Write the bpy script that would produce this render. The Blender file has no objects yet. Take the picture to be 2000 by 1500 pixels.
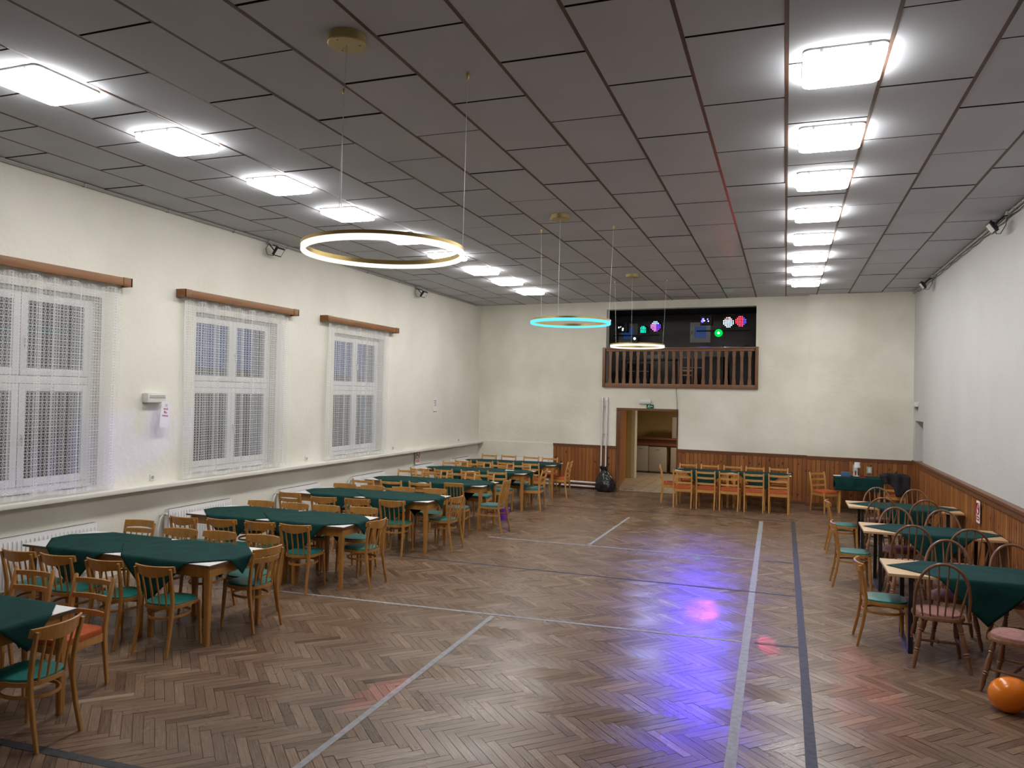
import bpy, bmesh, math, random
from mathutils import Vector, Matrix
random.seed(7)
R = math.radians
PI = math.pi
sc = bpy.context.scene
C = sc.collection

# ------------------------------------------------------------------ camera
CAM_H = 2.364
cam_d = bpy.data.cameras.new('camera')
cam = bpy.data.objects.new('camera', cam_d)
C.objects.link(cam)
cr = Vector((0.94078328, 0.33837545, 0.02070922))
cu = Vector((-0.01483236, -0.01994466, 0.99969106))
cf = Vector((-0.33868395, 0.9407998, 0.0137447))
m = Matrix.Identity(4)
for i in range(3):
    m[i][0], m[i][1], m[i][2] = cr[i], cu[i], -cf[i]
m.translation = Vector((0, 0, CAM_H))
cam.matrix_world = m
cam_d.sensor_width = 36.0
cam_d.lens = 1485.758 / 2000 * 36.0
cam_d.clip_start = 0.05
cam_d.clip_end = 300
sc.camera = cam

# ------------------------------------------------------------------ world, exposure
W = bpy.data.worlds.new('dusk')
sc.world = W
W.use_nodes = True
bg = W.node_tree.nodes['Background']
bg.inputs[0].default_value = (0.045, 0.13, 0.42, 1)
bg.inputs[1].default_value = 0.42
sc.view_settings.view_transform = 'Standard'
sc.view_settings.look = 'None'
sc.view_settings.gamma = 1.0
sc.view_settings.use_curve_mapping = False
sc.view_settings.exposure = 0.10
sc.cycles.use_denoising = True
sc.cycles.max_bounces = 8
sc.cycles.diffuse_bounces = 5
sc.cycles.transparent_max_bounces = 24
sc.cycles.sample_clamp_indirect = 6.0

LAMP_W = 33.0        # radiance of the white ceiling lights
# hall dimensions (metres)
XL, XR = -7.872, 2.587
CEIL = 4.764
YN = -1.6                      # wall behind the camera
BW0 = Vector((XL, 19.25, 0))   # left end of the rear wall, which runs slightly askew
BWA = -math.atan(0.0763)
FIX_L = [4.38, 5.78, 7.36, 8.82, 10.44, 12.02, 13.6, 15.04, 16.58]
FIX_R = [5.81, 7.38, 8.79, 10.39, 11.95, 13.46, 14.91, 16.42]

# ------------------------------------------------------------------ materials
def mat(name, col=(0.8, 0.8, 0.8), rough=0.5, metal=0.0, spec=0.5):
    M = bpy.data.materials.new(name)
    M.use_nodes = True
    b = M.node_tree.nodes['Principled BSDF']
    b.inputs['Base Color'].default_value = (*col, 1)
    b.inputs['Roughness'].default_value = rough
    b.inputs['Metallic'].default_value = metal
    b.inputs['Specular IOR Level'].default_value = spec
    return M

def nodes(M):
    nt = M.node_tree
    return nt, nt.nodes, nt.links, nt.nodes['Principled BSDF']

def noisy(M, c1, c2, scale=4.0, detail=4.0, stretch=(1, 1, 1), bump=0.0, lo=0.35, hi=0.65, coord='Object', bscale=None):
    nt, N, L, b = nodes(M)
    tc = N.new('ShaderNodeTexCoord')
    mp = N.new('ShaderNodeMapping')
    mp.inputs['Scale'].default_value = stretch
    nz = N.new('ShaderNodeTexNoise')
    nz.inputs['Scale'].default_value = scale
    nz.inputs['Detail'].default_value = detail
    rp = N.new('ShaderNodeValToRGB')
    rp.color_ramp.elements[0].position = lo
    rp.color_ramp.elements[1].position = hi
    rp.color_ramp.elements[0].color = (*c1, 1)
    rp.color_ramp.elements[1].color = (*c2, 1)
    L.new(tc.outputs[coord], mp.inputs[0])
    L.new(mp.outputs[0], nz.inputs['Vector'])
    L.new(nz.outputs['Fac'], rp.inputs[0])
    L.new(rp.outputs[0], b.inputs['Base Color'])
    if bump:
        bp = N.new('ShaderNodeBump')
        bp.inputs['Strength'].default_value = bump
        bp.inputs['Distance'].default_value = 0.02
        n2 = nz
        if bscale:
            n2 = N.new('ShaderNodeTexNoise')
            n2.inputs['Scale'].default_value = bscale
            L.new(tc.outputs[coord], n2.inputs['Vector'])
        L.new(n2.outputs['Fac'], bp.inputs['Height'])
        L.new(bp.outputs[0], b.inputs['Normal'])
    return M

def wood(name, c1, c2, rough=0.42, scale=9.0, stretch=(4, 4, 0.5)):
    return noisy(mat(name, c1, rough), c1, c2, scale, 5.0, stretch, lo=0.3, hi=0.7)

def emis(name, col, strength):
    M = bpy.data.materials.new(name)
    M.use_nodes = True
    N, L = M.node_tree.nodes, M.node_tree.links
    N.remove(N['Principled BSDF'])
    e = N.new('ShaderNodeEmission')
    e.inputs[0].default_value = (*col, 1)
    e.inputs[1].default_value = strength
    L.new(e.outputs[0], N['Material Output'].inputs[0])
    return M

def toned(name, stops, rough, grain_scale, knots=False, spec=0.5, gloss_noise=False):
    """boards: every board carries its own tone (face attribute) and grain runs along its own u"""
    M = mat(name, (0.3, 0.2, 0.1), rough, 0, spec)
    nt, N, L, b = nodes(M)
    at = N.new('ShaderNodeAttribute'); at.attribute_name = 'tone'
    uv = N.new('ShaderNodeUVMap')
    mp = N.new('ShaderNodeMapping'); mp.inputs['Scale'].default_value = grain_scale
    nz = N.new('ShaderNodeTexNoise'); nz.inputs['Scale'].default_value = 1.0; nz.inputs['Detail'].default_value = 6
    L.new(uv.outputs[0], mp.inputs[0]); L.new(mp.outputs[0], nz.inputs['Vector'])
    a = N.new('ShaderNodeMath'); a.operation = 'MULTIPLY_ADD'
    L.new(nz.outputs['Fac'], a.inputs[0]); a.inputs[1].default_value = 0.9
    L.new(at.outputs['Fac'], a.inputs[2])
    s = N.new('ShaderNodeMath'); s.operation = 'SUBTRACT'; L.new(a.outputs[0], s.inputs[0]); s.inputs[1].default_value = 0.45
    rp = N.new('ShaderNodeValToRGB')
    while len(rp.color_ramp.elements) < len(stops):
        rp.color_ramp.elements.new(0.5)
    for e, (p, c) in zip(rp.color_ramp.elements, stops):
        e.position = p; e.color = (*c, 1)
    L.new(s.outputs[0], rp.inputs[0])
    out = rp.outputs[0]
    if knots:
        vo = N.new('ShaderNodeTexVoronoi'); vo.inputs['Scale'].default_value = 1.0
        m2 = N.new('ShaderNodeMapping'); m2.inputs['Scale'].default_value = (5.0, 8.5, 1)
        L.new(uv.outputs[0], m2.inputs[0]); L.new(m2.outputs[0], vo.inputs['Vector'])
        kr = N.new('ShaderNodeValToRGB')
        kr.color_ramp.elements[0].position = 0.11; kr.color_ramp.elements[0].color = (1, 1, 1, 1)
        kr.color_ramp.elements[1].position = 0.21; kr.color_ramp.elements[1].color = (0, 0, 0, 1)
        L.new(vo.outputs['Distance'], kr.inputs[0])
        mx = N.new('ShaderNodeMixRGB'); L.new(kr.outputs[0], mx.inputs[0]); L.new(out, mx.inputs[1])
        mx.inputs[2].default_value = (0.045, 0.014, 0.006, 1)
        out = mx.outputs[0]
    L.new(out, b.inputs['Base Color'])
    if gloss_noise:
        tc = N.new('ShaderNodeTexCoord')
        n3 = N.new('ShaderNodeTexNoise'); n3.inputs['Scale'].default_value = 1.3; n3.inputs['Detail'].default_value = 5
        L.new(tc.outputs['Object'], n3.inputs['Vector'])
        mr = N.new('ShaderNodeMapRange')
        mr.inputs['From Min'].default_value = 0.3; mr.inputs['From Max'].default_value = 0.7
        mr.inputs['To Min'].default_value = rough - 0.05; mr.inputs['To Max'].default_value = rough + 0.10
        L.new(n3.outputs['Fac'], mr.inputs['Value']); L.new(mr.outputs[0], b.inputs['Roughness'])
        bp = N.new('ShaderNodeBump'); bp.inputs['Strength'].default_value = 0.3; bp.inputs['Distance'].default_value = 0.004
        L.new(nz.outputs['Fac'], bp.inputs['Height']); L.new(bp.outputs[0], b.inputs['Normal'])
    return M

MT = {}
MT['wall'] = noisy(mat('cream_plaster', rough=0.9), (0.72, 0.70, 0.615), (0.79, 0.77, 0.695), 0.9, 6, bump=0.25, bscale=14)
MT['wall_rear'] = noisy(mat('ivory_plaster', rough=0.9), (0.66, 0.64, 0.54), (0.86, 0.845, 0.75), 0.55, 8, bump=0.25, bscale=10)
MT['wall_white'] = noisy(mat('white_plaster', rough=0.88), (0.545, 0.54, 0.53), (0.585, 0.58, 0.57), 0.8, 5, bump=0.15, bscale=14)
MT['floor'] = toned('oak_parquet', [(0.0, (0.055, 0.032, 0.019)), (0.33, (0.145, 0.091, 0.057)), (0.66, (0.225, 0.147, 0.095)), (1.0, (0.38, 0.265, 0.18))],
                    0.25, (5.0, 110.0, 1.0), gloss_noise=True, spec=0.36)
MT['floor_gap'] = mat('dark_gap', (0.022, 0.015, 0.011), 0.8)
MT['wains'] = toned('pine_panelling', [(0.0, (0.115, 0.034, 0.008)), (0.4, (0.24, 0.080, 0.017)), (0.75, (0.35, 0.130, 0.029)), (1.0, (0.46, 0.195, 0.050))],
                    0.45, (2.0, 45.0, 1.0), knots=True)
MT['rail'] = wood('stained_rail', (0.115, 0.040, 0.015), (0.19, 0.075, 0.030), 0.4)
MT['balus'] = wood('balustrade_wood', (0.150, 0.066, 0.027), (0.225, 0.104, 0.045), 0.45)
MT['ceil'] = noisy(mat('fibre_panel', rough=0.92), (0.475, 0.495, 0.53), (0.515, 0.535, 0.57), 1.2, 3)
MT['batten'] = wood('brown_batten', (0.060, 0.024, 0.012), (0.105, 0.045, 0.021), 0.55, 6, (6, 0.7, 6))
MT['joint'] = mat('joint_strip', (0.012, 0.007, 0.006), 0.8)
MT['white'] = mat('white_gloss_paint', (0.80, 0.80, 0.80), 0.35)
MT['offwhite'] = mat('offwhite_paint', (0.72, 0.71, 0.68), 0.45)
MT['sill'] = mat('sill_paint', (0.74, 0.72, 0.66), 0.5)
MT['plastic'] = mat('white_plastic', (0.70, 0.69, 0.65), 0.4)
MT['grey_plastic'] = mat('grey_plastic', (0.36, 0.36, 0.34), 0.5)
MT['slot'] = mat('dark_slot', (0.06, 0.06, 0.065), 0.6)
MT['black'] = mat('black_metal', (0.012, 0.012, 0.014), 0.45)
MT['blackp'] = mat('black_plastic', (0.010, 0.010, 0.013), 0.5)
MT['chrome'] = mat('steel', (0.55, 0.55, 0.55), 0.3, 1.0)
MT['brass'] = mat('brushed_brass', (0.52, 0.38, 0.15), 0.38, 1.0)
MT['canopyb'] = mat('brass_canopy', (0.45, 0.36, 0.16), 0.45, 0.8)
MT['beech'] = wood('honey_beech', (0.37, 0.170, 0.036), (0.48, 0.235, 0.058), 0.36)
MT['beech2'] = wood('light_oak', (0.46, 0.225, 0.060), (0.58, 0.30, 0.088), 0.38)
MT['tablewood'] = wood('orange_table_wood', (0.36, 0.160, 0.034), (0.46, 0.22, 0.052), 0.4)
MT['windsor'] = wood('walnut_stain', (0.155, 0.070, 0.036), (0.26, 0.125, 0.062), 0.30)
MT['green'] = noisy(mat('green_vinyl', rough=0.38), (0.005, 0.112, 0.093), (0.008, 0.140, 0.118), 6, 3)
MT['greyteal'] = noisy(mat('teal_grey_fabric', rough=0.8), (0.035, 0.115, 0.105), (0.05, 0.15, 0.135), 30, 3)
MT['orange'] = noisy(mat('orange_fabric', rough=0.85), (0.38, 0.068, 0.012), (0.48, 0.095, 0.018), 40, 3, bump=0.1)
MT['mauve'] = noisy(mat('mauve_fabric', rough=0.85), (0.27, 0.125, 0.115), (0.36, 0.175, 0.16), 30, 3, bump=0.1)
MT['cloth'] = noisy(mat('dark_green_cloth', rough=0.85, spec=0.15), (0.004, 0.032, 0.028), (0.006, 0.045, 0.040), 5, 5, bump=0.35, bscale=6)
MT['laminate'] = mat('white_laminate', (0.80, 0.79, 0.77), 0.32)
MT['edge'] = mat('brown_table_edge', (0.10, 0.055, 0.035), 0.5)
MT['palewood'] = wood('pale_birch', (0.50, 0.33, 0.17), (0.60, 0.42, 0.23), 0.4, 5, (0.6, 6, 4))
MT['pelmet'] = wood('pelmet_pine', (0.155, 0.055, 0.008), (0.25, 0.094, 0.014), 0.45, 5, (5, 0.4, 5))
MT['paper'] = mat('paper', (0.78, 0.77, 0.75), 0.8)
MT['redink'] = mat('red_ink', (0.45, 0.02, 0.05), 0.7)
MT['blackink'] = mat('black_ink', (0.03, 0.03, 0.04), 0.7)
MT['ochre'] = noisy(mat('ochre_wall', rough=0.9), (0.40, 0.27, 0.10), (0.48, 0.33, 0.13), 1, 3)
MT['yellowcol'] = mat('yellow_column', (0.36, 0.29, 0.10), 0.7)
MT['fridge'] = mat('fridge_enamel', (0.31, 0.27, 0.225), 0.4)
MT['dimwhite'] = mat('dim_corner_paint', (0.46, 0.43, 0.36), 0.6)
MT['tile'] = noisy(mat('corridor_tile', rough=0.55), (0.25, 0.195, 0.135), (0.31, 0.25, 0.175), 3, 3)
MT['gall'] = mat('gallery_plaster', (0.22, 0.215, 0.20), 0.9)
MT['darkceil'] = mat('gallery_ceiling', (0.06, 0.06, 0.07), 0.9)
MT['bagm'] = noisy(mat('black_bag_film', rough=0.22), (0.008, 0.008, 0.010), (0.02, 0.02, 0.022), 8, 4, bump=0.9, bscale=16)
MT['ball'] = mat('orange_rubber', (0.80, 0.20, 0.008), 0.22)
MT['bucket'] = mat('purple_plastic', (0.22, 0.06, 0.52), 0.4)
MT['jacket'] = noisy(mat('black_jacket_cloth', rough=0.75), (0.005, 0.005, 0.008), (0.010, 0.010, 0.014), 9, 4, bump=0.5, bscale=12)
MT['bluebox'] = mat('blue_card', (0.06, 0.13, 0.24), 0.6)
MT['exitg'] = emis('exit_green', (0.0, 0.16, 0.07), 0.35)
MT['tapegrey'] = noisy(mat('grey_tape', rough=0.6, spec=0.3), (0.235, 0.235, 0.24), (0.32, 0.32, 0.325), 18, 5, lo=0.3, hi=0.6)
MT['tapedark'] = noisy(mat('dark_tape', rough=0.6, spec=0.3), (0.028, 0.028, 0.030), (0.050, 0.050, 0.053), 18, 5, lo=0.3, hi=0.6)
MT['outdark'] = mat('dark_outdoors', (0.03, 0.033, 0.04), 0.9)
MT['lamp'] = emis('lit_diffuser', (1.0, 0.985, 0.965), LAMP_W)
MT['ringw'] = emis('ring_warm', (1.0, 0.97, 0.78), 1.3)
MT['ringc'] = emis('ring_cyan', (0.16, 0.80, 0.95), 1.1)
MT['ringw2'] = emis('ring_warm_far', (1.0, 0.95, 0.76), 1.3)
MT['wire'] = mat('steel_wire', (0.55, 0.55, 0.55), 0.4, 0.6)

def make_glass():
    M = bpy.data.materials.new('window_glass'); M.use_nodes = True
    N, L = M.node_tree.nodes, M.node_tree.links
    N.remove(N['Principled BSDF'])
    t = N.new('ShaderNodeBsdfTransparent'); t.inputs[0].default_value = (0.85, 0.9, 0.92, 1)
    g = N.new('ShaderNodeBsdfGlossy'); g.inputs['Roughness'].default_value = 0.03
    mx = N.new('ShaderNodeMixShader'); mx.inputs[0].default_value = 0.10
    L.new(t.outputs[0], mx.inputs[1]); L.new(g.outputs[0], mx.inputs[2]); L.new(mx.outputs[0], N['Material Output'].inputs[0])
    return M
MT['glass'] = make_glass()

def make_lace():
    """net curtain: horizontal threads, vertical bands and a small lozenge lace, as see-through holes"""
    M = bpy.data.materials.new('lace_net'); M.use_nodes = True
    nt, N, L, b = nodes(M)
    b.inputs['Base Color'].default_value = (0.80, 0.80, 0.79, 1)
    b.inputs['Roughness'].default_value = 0.9
    uv = N.new('ShaderNodeUVMap')
    sx = N.new('ShaderNodeSeparateXYZ'); L.new(uv.outputs[0], sx.inputs[0])
    def mth(op, a, bb=None, c=None):
        n = N.new('ShaderNodeMath'); n.operation = op
        for i, v in enumerate((a, bb, c)):
            if v is None: continue
            if isinstance(v, (int, float)): n.inputs[i].default_value = v
            else: L.new(v, n.inputs[i])
        return n.outputs[0]
    u, v = sx.outputs[0], sx.outputs[1]            # metres
    fv = mth('FRACT', mth('DIVIDE', v, 0.070))
    hline = mth('LESS_THAN', fv, 0.16)
    fu = mth('FRACT', mth('DIVIDE', u, 0.36))
    vline = mth('LESS_THAN', fu, 0.035)
    # lozenges: period .078 across and .070 up
    pu = mth('ABSOLUTE', mth('SUBTRACT', mth('FRACT', mth('DIVIDE', u, 0.056)), 0.5))
    pv = mth('ABSOLUTE', mth('SUBTRACT', fv, 0.58))
    dd = mth('ADD', pu, pv)
    loz = mth('LESS_THAN', mth('ABSOLUTE', mth('SUBTRACT', dd, 0.36)), 0.09)
    cen = mth('LESS_THAN', dd, 0.13)
    solid = mth('MAXIMUM', mth('MAXIMUM', hline, vline), mth('MAXIMUM', loz, cen))
    band = mth('MAXIMUM', mth('LESS_THAN', v, 1.165), mth('GREATER_THAN', v, 3.63))      # hem and heading tape
    nz = N.new('ShaderNodeTexNoise'); nz.noise_dimensions = '1D'; nz.inputs['Scale'].default_value = 9.0; nz.inputs['Detail'].default_value = 3.0
    L.new(u, nz.inputs['W'])
    mr = N.new('ShaderNodeMapRange'); mr.inputs['From Min'].default_value = 0.45; mr.inputs['From Max'].default_value = 0.75
    mr.inputs['To Min'].default_value = 0.08; mr.inputs['To Max'].default_value = 0.42                # gathered folds are denser; bands also paint their shading into the opacity
    L.new(nz.outputs['Fac'], mr.inputs['Value'])
    alpha = mth('MINIMUM', mth('MULTIPLY_ADD', mth('MAXIMUM', solid, band), 0.66, mr.outputs[0]), 0.93)
    tr = N.new('ShaderNodeBsdfTransparent')
    tl = N.new('ShaderNodeBsdfTranslucent'); tl.inputs[0].default_value = (0.8, 0.8, 0.79, 1)
    m1 = N.new('ShaderNodeMixShader'); m1.inputs[0].default_value = 0.3
    L.new(b.outputs[0], m1.inputs[1]); L.new(tl.outputs[0], m1.inputs[2])
    mx = N.new('ShaderNodeMixShader')
    L.new(alpha, mx.inputs[0]); L.new(tr.outputs[0], mx.inputs[1]); L.new(m1.outputs[0], mx.inputs[2])
    L.new(mx.outputs[0], N['Material Output'].inputs[0])
    return M
MT['lace'] = make_lace()

# ------------------------------------------------------------------ mesh helpers
class MB:
    """collects shapes, then links them as ONE mesh object"""
    def __init__(s):
        s.v = []; s.f = []; s.mi = []; s.tone = []; s.uv = []
    def add(s, verts, faces, mi=0, tone=0.5, uvs=None):
        o = len(s.v)
        s.v += [tuple(p) for p in verts]
        for k, fc in enumerate(faces):
            s.f.append([i + o for i in fc]); s.mi.append(mi); s.tone.append(tone)
            s.uv.append(uvs[k] if uvs else None)
        return s
    def box(s, a, b, mi=0, bev=0.0, tone=0.5, M=None):
        x0, y0, z0 = [min(p, q) for p, q in zip(a, b)]
        x1, y1, z1 = [max(p, q) for p, q in zip(a, b)]
        bev = min(bev, 0.45 * min(x1 - x0, y1 - y0, z1 - z0))
        if bev <= 0:
            v = [(x0, y0, z0), (x1, y0, z0), (x1, y1, z0), (x0, y1, z0), (x0, y0, z1), (x1, y0, z1), (x1, y1, z1), (x0, y1, z1)]
            f = [(0, 3, 2, 1), (4, 5, 6, 7), (0, 1, 5, 4), (1, 2, 6, 5), (2, 3, 7, 6), (3, 0, 4, 7)]
        else:
            bm = bmesh.new()
            bmesh.ops.create_cube(bm, size=1)
            for q in bm.verts:
                q.co = Vector((x0 + (q.co.x + .5) * (x1 - x0), y0 + (q.co.y + .5) * (y1 - y0), z0 + (q.co.z + .5) * (z1 - z0)))
            bmesh.ops.bevel(bm, geom=bm.edges[:], offset=bev, segments=2, affect='EDGES', profile=0.6)
            bm.verts.index_update()
            v = [q.co.copy() for q in bm.verts]; f = [[q.index for q in fc.verts] for fc in bm.faces]
            bm.free()
        if M is not None: v = [M @ Vector(p) for p in v]
        return s.add(v, f, mi, tone)
    def sweep(s, pts, rad, n=8, rect=None, up=(0, 0, 1), closed=False, mi=0, caps=True):
        """round (rad) or rectangular (rect=(w,h) scaled by rad) section along a path"""
        P = [Vector(p) for p in pts]; k = len(P)
        rs = rad if isinstance(rad, (list, tuple)) else [rad] * k
        U = Vector(up); vs = []
        for i in range(k):
            if closed: t = P[(i + 1) % k] - P[(i - 1) % k]
            else: t = P[min(i + 1, k - 1)] - P[max(i - 1, 0)]
            t.normalize()
            a = U.cross(t)
            if a.length < 1e-4: a = Vector((1, 0, 0)).cross(t)
            a.normalize(); b = t.cross(a)
            if rect:
                w, h = rect[0] / 2 * rs[i], rect[1] / 2 * rs[i]
                c = min(w, h) * 0.35
                prof = [(-w + c, -h), (w - c, -h), (w, -h + c), (w, h - c), (w - c, h), (-w + c, h), (-w, h - c), (-w, -h + c)]
                for (x, y) in prof: vs.append(P[i] + a * x + b * y)
            else:
                for j in range(n):
                    q = 2 * PI * j / n
                    vs.append(P[i] + a * (math.cos(q) * rs[i]) + b * (math.sin(q) * rs[i]))
        n = 8 if rect else n
        fs = []
        for i in range(k if closed else k - 1):
            i2 = (i + 1) % k
            for j in range(n):
                j2 = (j + 1) % n
                fs.append((i * n + j, i * n + j2, i2 * n + j2, i2 * n + j))
        if not closed and caps:
            fs.append(tuple(range(n - 1, -1, -1))); fs.append(tuple((k - 1) * n + j for j in range(n)))
        return s.add(vs, fs, mi)
    def lathe(s, prof, n=20, c=(0, 0, 0), mi=0, M=None, cap=True):
        vs = []
        for (r, z) in prof:
            for j in range(n):
                q = 2 * PI * j / n
                vs.append(Vector((r * math.cos(q), r * math.sin(q), z)))
        fs = []
        for i in range(len(prof) - 1):
            for j in range(n):
                j2 = (j + 1) % n
                fs.append((i * n + j, i * n + j2, (i + 1) * n + j2, (i + 1) * n + j))
        if cap:
            fs.append(tuple(range(n - 1, -1, -1))); fs.append(tuple((len(prof) - 1) * n + j for j in range(n)))
        if M is not None: vs = [M @ p for p in vs]
        vs = [p + Vector(c) for p in vs]
        return s.add(vs, fs, mi)
    def rod(s, a, b, r, n=8, mi=0):
        return s.sweep([a, b], r, n, mi=mi)
    def prism(s, outline, z0, z1, mi=0, dome=0.0, inset=0.0):
        """outline (x,y) extruded from z0 to z1; dome lifts the middle of the top"""
        n = len(outline); cx = sum(p[0] for p in outline) / n; cy = sum(p[1] for p in outline) / n
        def ring(sc_, z): return [(cx + (x - cx) * sc_, cy + (y - cy) * sc_, z) for x, y in outline]
        rings = [ring(1, z0), ring(1, z1 - (0.012 if dome else 0))]
        if dome:
            rings += [ring(0.97, z1), ring(0.75, z1 + dome * 0.6), ring(0.4, z1 + dome * 0.95), ring(0.1, z1 + dome)]
        vs = [p for r in rings for p in r]; fs = []
        for i in range(len(rings) - 1):
            for j in range(n):
                j2 = (j + 1) % n
                fs.append((i * n + j, i * n + j2, (i + 1) * n + j2, (i + 1) * n + j))
        fs.append(tuple(range(n - 1, -1, -1))); fs.append(tuple((len(rings) - 1) * n + j for j in range(n)))
        return s.add(vs, fs, mi)
    def build(s, name, mats, parent=None, loc=None, rotz=0.0, smooth=35, link=True):
        me = bpy.data.meshes.new(name)
        me.from_pydata(s.v, [], s.f)
        if not isinstance(mats, (list, tuple)): mats = [mats]
        for q in mats: me.materials.append(MT[q] if isinstance(q, str) else q)
        me.polygons.foreach_set('material_index', s.mi)
        if any(u is not None for u in s.uv) or len(set(s.tone)) > 1:
            at = me.attributes.new('tone', 'FLOAT', 'FACE')
            at.data.foreach_set('value', s.tone)
            ul = me.uv_layers.new(name='UVMap')
            for p, u in zip(me.polygons, s.uv):
                if u:
                    for li, co in zip(p.loop_indices, u): ul.data[li].uv = co
        if smooth:
            me.polygons.foreach_set('use_smooth', [True] * len(me.polygons))
            me.set_sharp_from_angle(angle=R(smooth))
        me.update()
        o = bpy.data.objects.new(name, me)
        C.objects.link(o)
        if parent: o.parent = parent
        if loc is not None: o.location = loc
        if rotz: o.rotation_euler = (0, 0, rotz)
        return o

def tag(o, label, cat, group=None):
    o['label'] = label; o['category'] = cat
    if group: o['group'] = group
    return o
def struct(o):
    o['kind'] = 'structure'; return o
def thing(name, label, cat, loc=(0, 0, 0), rotz=0.0, group=None):
    o = bpy.data.objects.new(name, None); C.objects.link(o)
    o.empty_display_size = 0.1
    o.location = loc; o.rotation_euler = (0, 0, rotz)
    return tag(o, label, cat, group)
def copy_thing(root, label, loc, rotz, group=None):
    r = root.copy(); C.objects.link(r); r.location = loc; r.rotation_euler = (0, 0, rotz)
    r['label'] = label
    if group: r['group'] = group
    for ch in list(root.children):
        c = ch.copy(); C.objects.link(c); c.parent = r
        for g in list(ch.children):
            d = g.copy(); C.objects.link(d); d.parent = c
    return r
def arc(cx, cy, r, a0, a1, n, rx=None):
    return [(cx + (rx or r) * math.cos(R(a0 + (a1 - a0) * i / (n - 1))), cy + r * math.sin(R(a0 + (a1 - a0) * i / (n - 1)))) for i in range(n)]
def round_rect(w, d, r, n=5, cx=0, cy=0):
    p = []
    for (sx, sy, a) in ((1, 1, 0), (-1, 1, 90), (-1, -1, 180), (1, -1, 270)):
        p += arc(cx + sx * (w / 2 - r), cy + sy * (d / 2 - r), r, a, a + 90, n)
    return p
RW = dict(loc=BW0, rotz=BWA)          # rear-wall frame: x along the wall, y into it, z up
BWM = Matrix.Translation(BW0) @ Matrix.Rotation(BWA, 4, 'Z')
def rw(u, d, z): return BWM @ Vector((u, d, z))
ORD = ['first', 'second', 'third', 'fourth', 'fifth', 'sixth', 'seventh', 'eighth', 'ninth']

# ================================================================== STRUCTURE
# ---- floor: herringbone parquet, one mesh
fb = MB()
fb.box((XL - .3, YN - .3, -0.12), (XR + .3, 19.6, -0.003), mi=1, tone=0.5)
LP, WP = 0.42, 0.07
NR = 6
ca, sa = math.cos(R(-45)), math.sin(R(-45))
def fw(a, b):       # parquet coordinates (units of one plank width) to the room
    return (XL + 5 + (a * ca - b * sa) * WP, 9 + (a * sa + b * ca) * WP)
rng = random.Random(3)
g = 0.026
span = 190
for i in range(-span, span):
    for mm in range(-span // NR, span // NR):
        for kind in (0, 1):
            if kind == 0: a0, b0, la, lb = i + 2 * NR * mm, i, NR, 1
            else: a0, b0, la, lb = i, i - 2 * NR + 1 + 2 * NR * mm, 1, NR
            cx, cy = fw(a0 + la / 2, b0 + lb / 2)
            if not (XL - .1 < cx < XR + .1 and 2.6 < cy < 19.4): continue
            if cy > 19.25 - 0.0763 * (cx - XL) + 0.15: continue
            q = [fw(a0 + g, b0 + g), fw(a0 + la - g, b0 + g), fw(a0 + la - g, b0 + lb - g), fw(a0 + g, b0 + lb - g)]
            ou, ov = rng.uniform(0, 50), rng.uniform(0, 50)
            if kind == 0: uv = [(ou, ov), (ou + LP, ov), (ou + LP, ov + WP), (ou, ov + WP)]
            else: uv = [(ou, ov), (ou, ov + WP), (ou + LP, ov + WP), (ou + LP, ov)]
            tx, ty = rng.gauss(0, .004), rng.gauss(0, .004)      # worn boards lie a hair out of level
            fb.add([(x, y, max(-.0012, min(.0009, (x - cx) * tx + (y - cy) * ty))) for x, y in q], [(0, 1, 2, 3)], 0, min(1, max(0, rng.gauss(0.47, 0.115))), [uv])
fb.add([(XL, YN, 0), (XR, YN, 0), (XR, 2.62, 0), (XL, 2.62, 0)], [(0, 1, 2, 3)], 0, 0.45, [[(0, 0), (1, 0), (1, 1), (0, 1)]])
floor = struct(fb.build('floor', ['floor', 'floor_gap'], smooth=0))

LINE_Z = [.0011]
def line(p, q, w, matn):
    LINE_Z[0] += .00012
    a, b = Vector((*p, 0)), Vector((*q, 0)); d = (b - a).normalized(); n = Vector((-d.y, d.x, 0)) * w / 2
    nseg = max(2, int((b - a).length / 0.25)); mb = MB(); vs = []; fs = []
    for i in range(nseg + 1):
        c = a.lerp(b, i / nseg); j = rng.uniform(0.93, 1.05)
        vs += [(c - n * j) + Vector((0, 0, LINE_Z[0])), (c + n * j) + Vector((0, 0, LINE_Z[0]))]
        if i: fs.append((2 * i - 2, 2 * i, 2 * i + 1, 2 * i - 1))
    mb.add(vs, fs)
    return mb.build('line_marking', matn, floor, smooth=0)
line((-0.28, 3.0), (-0.41, 15.6), 0.075, 'tapegrey')
line((0.20, 3.0), (0.17, 15.82), 0.075, 'tapedark')
line((0.20, 15.79), (-5.0, 15.65), 0.06, 'tapedark')
line((-5.4, 9.83), (0.15, 9.84), 0.05, 'tapedark')
line((-6.4, 7.48), (-0.32, 7.79), 0.045, 'tapegrey')
line((-0.25, 7.80), (0.15, 7.82), 0.05, 'tapedark')
line((-2.83, 3.4), (-2.90, 7.60), 0.055, 'tapegrey')
line((-5.6, 3.60), (-3.3, 3.70), 0.075, 'tapedark')
line((-4.6, 11.75), (-0.34, 11.79), 0.045, 'tapegrey')
line((-0.25, 11.80), (0.15, 11.83), 0.045, 'tapedark')
line((-2.90, 11.85), (-2.85, 14.9), 0.05, 'tapegrey')

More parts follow.
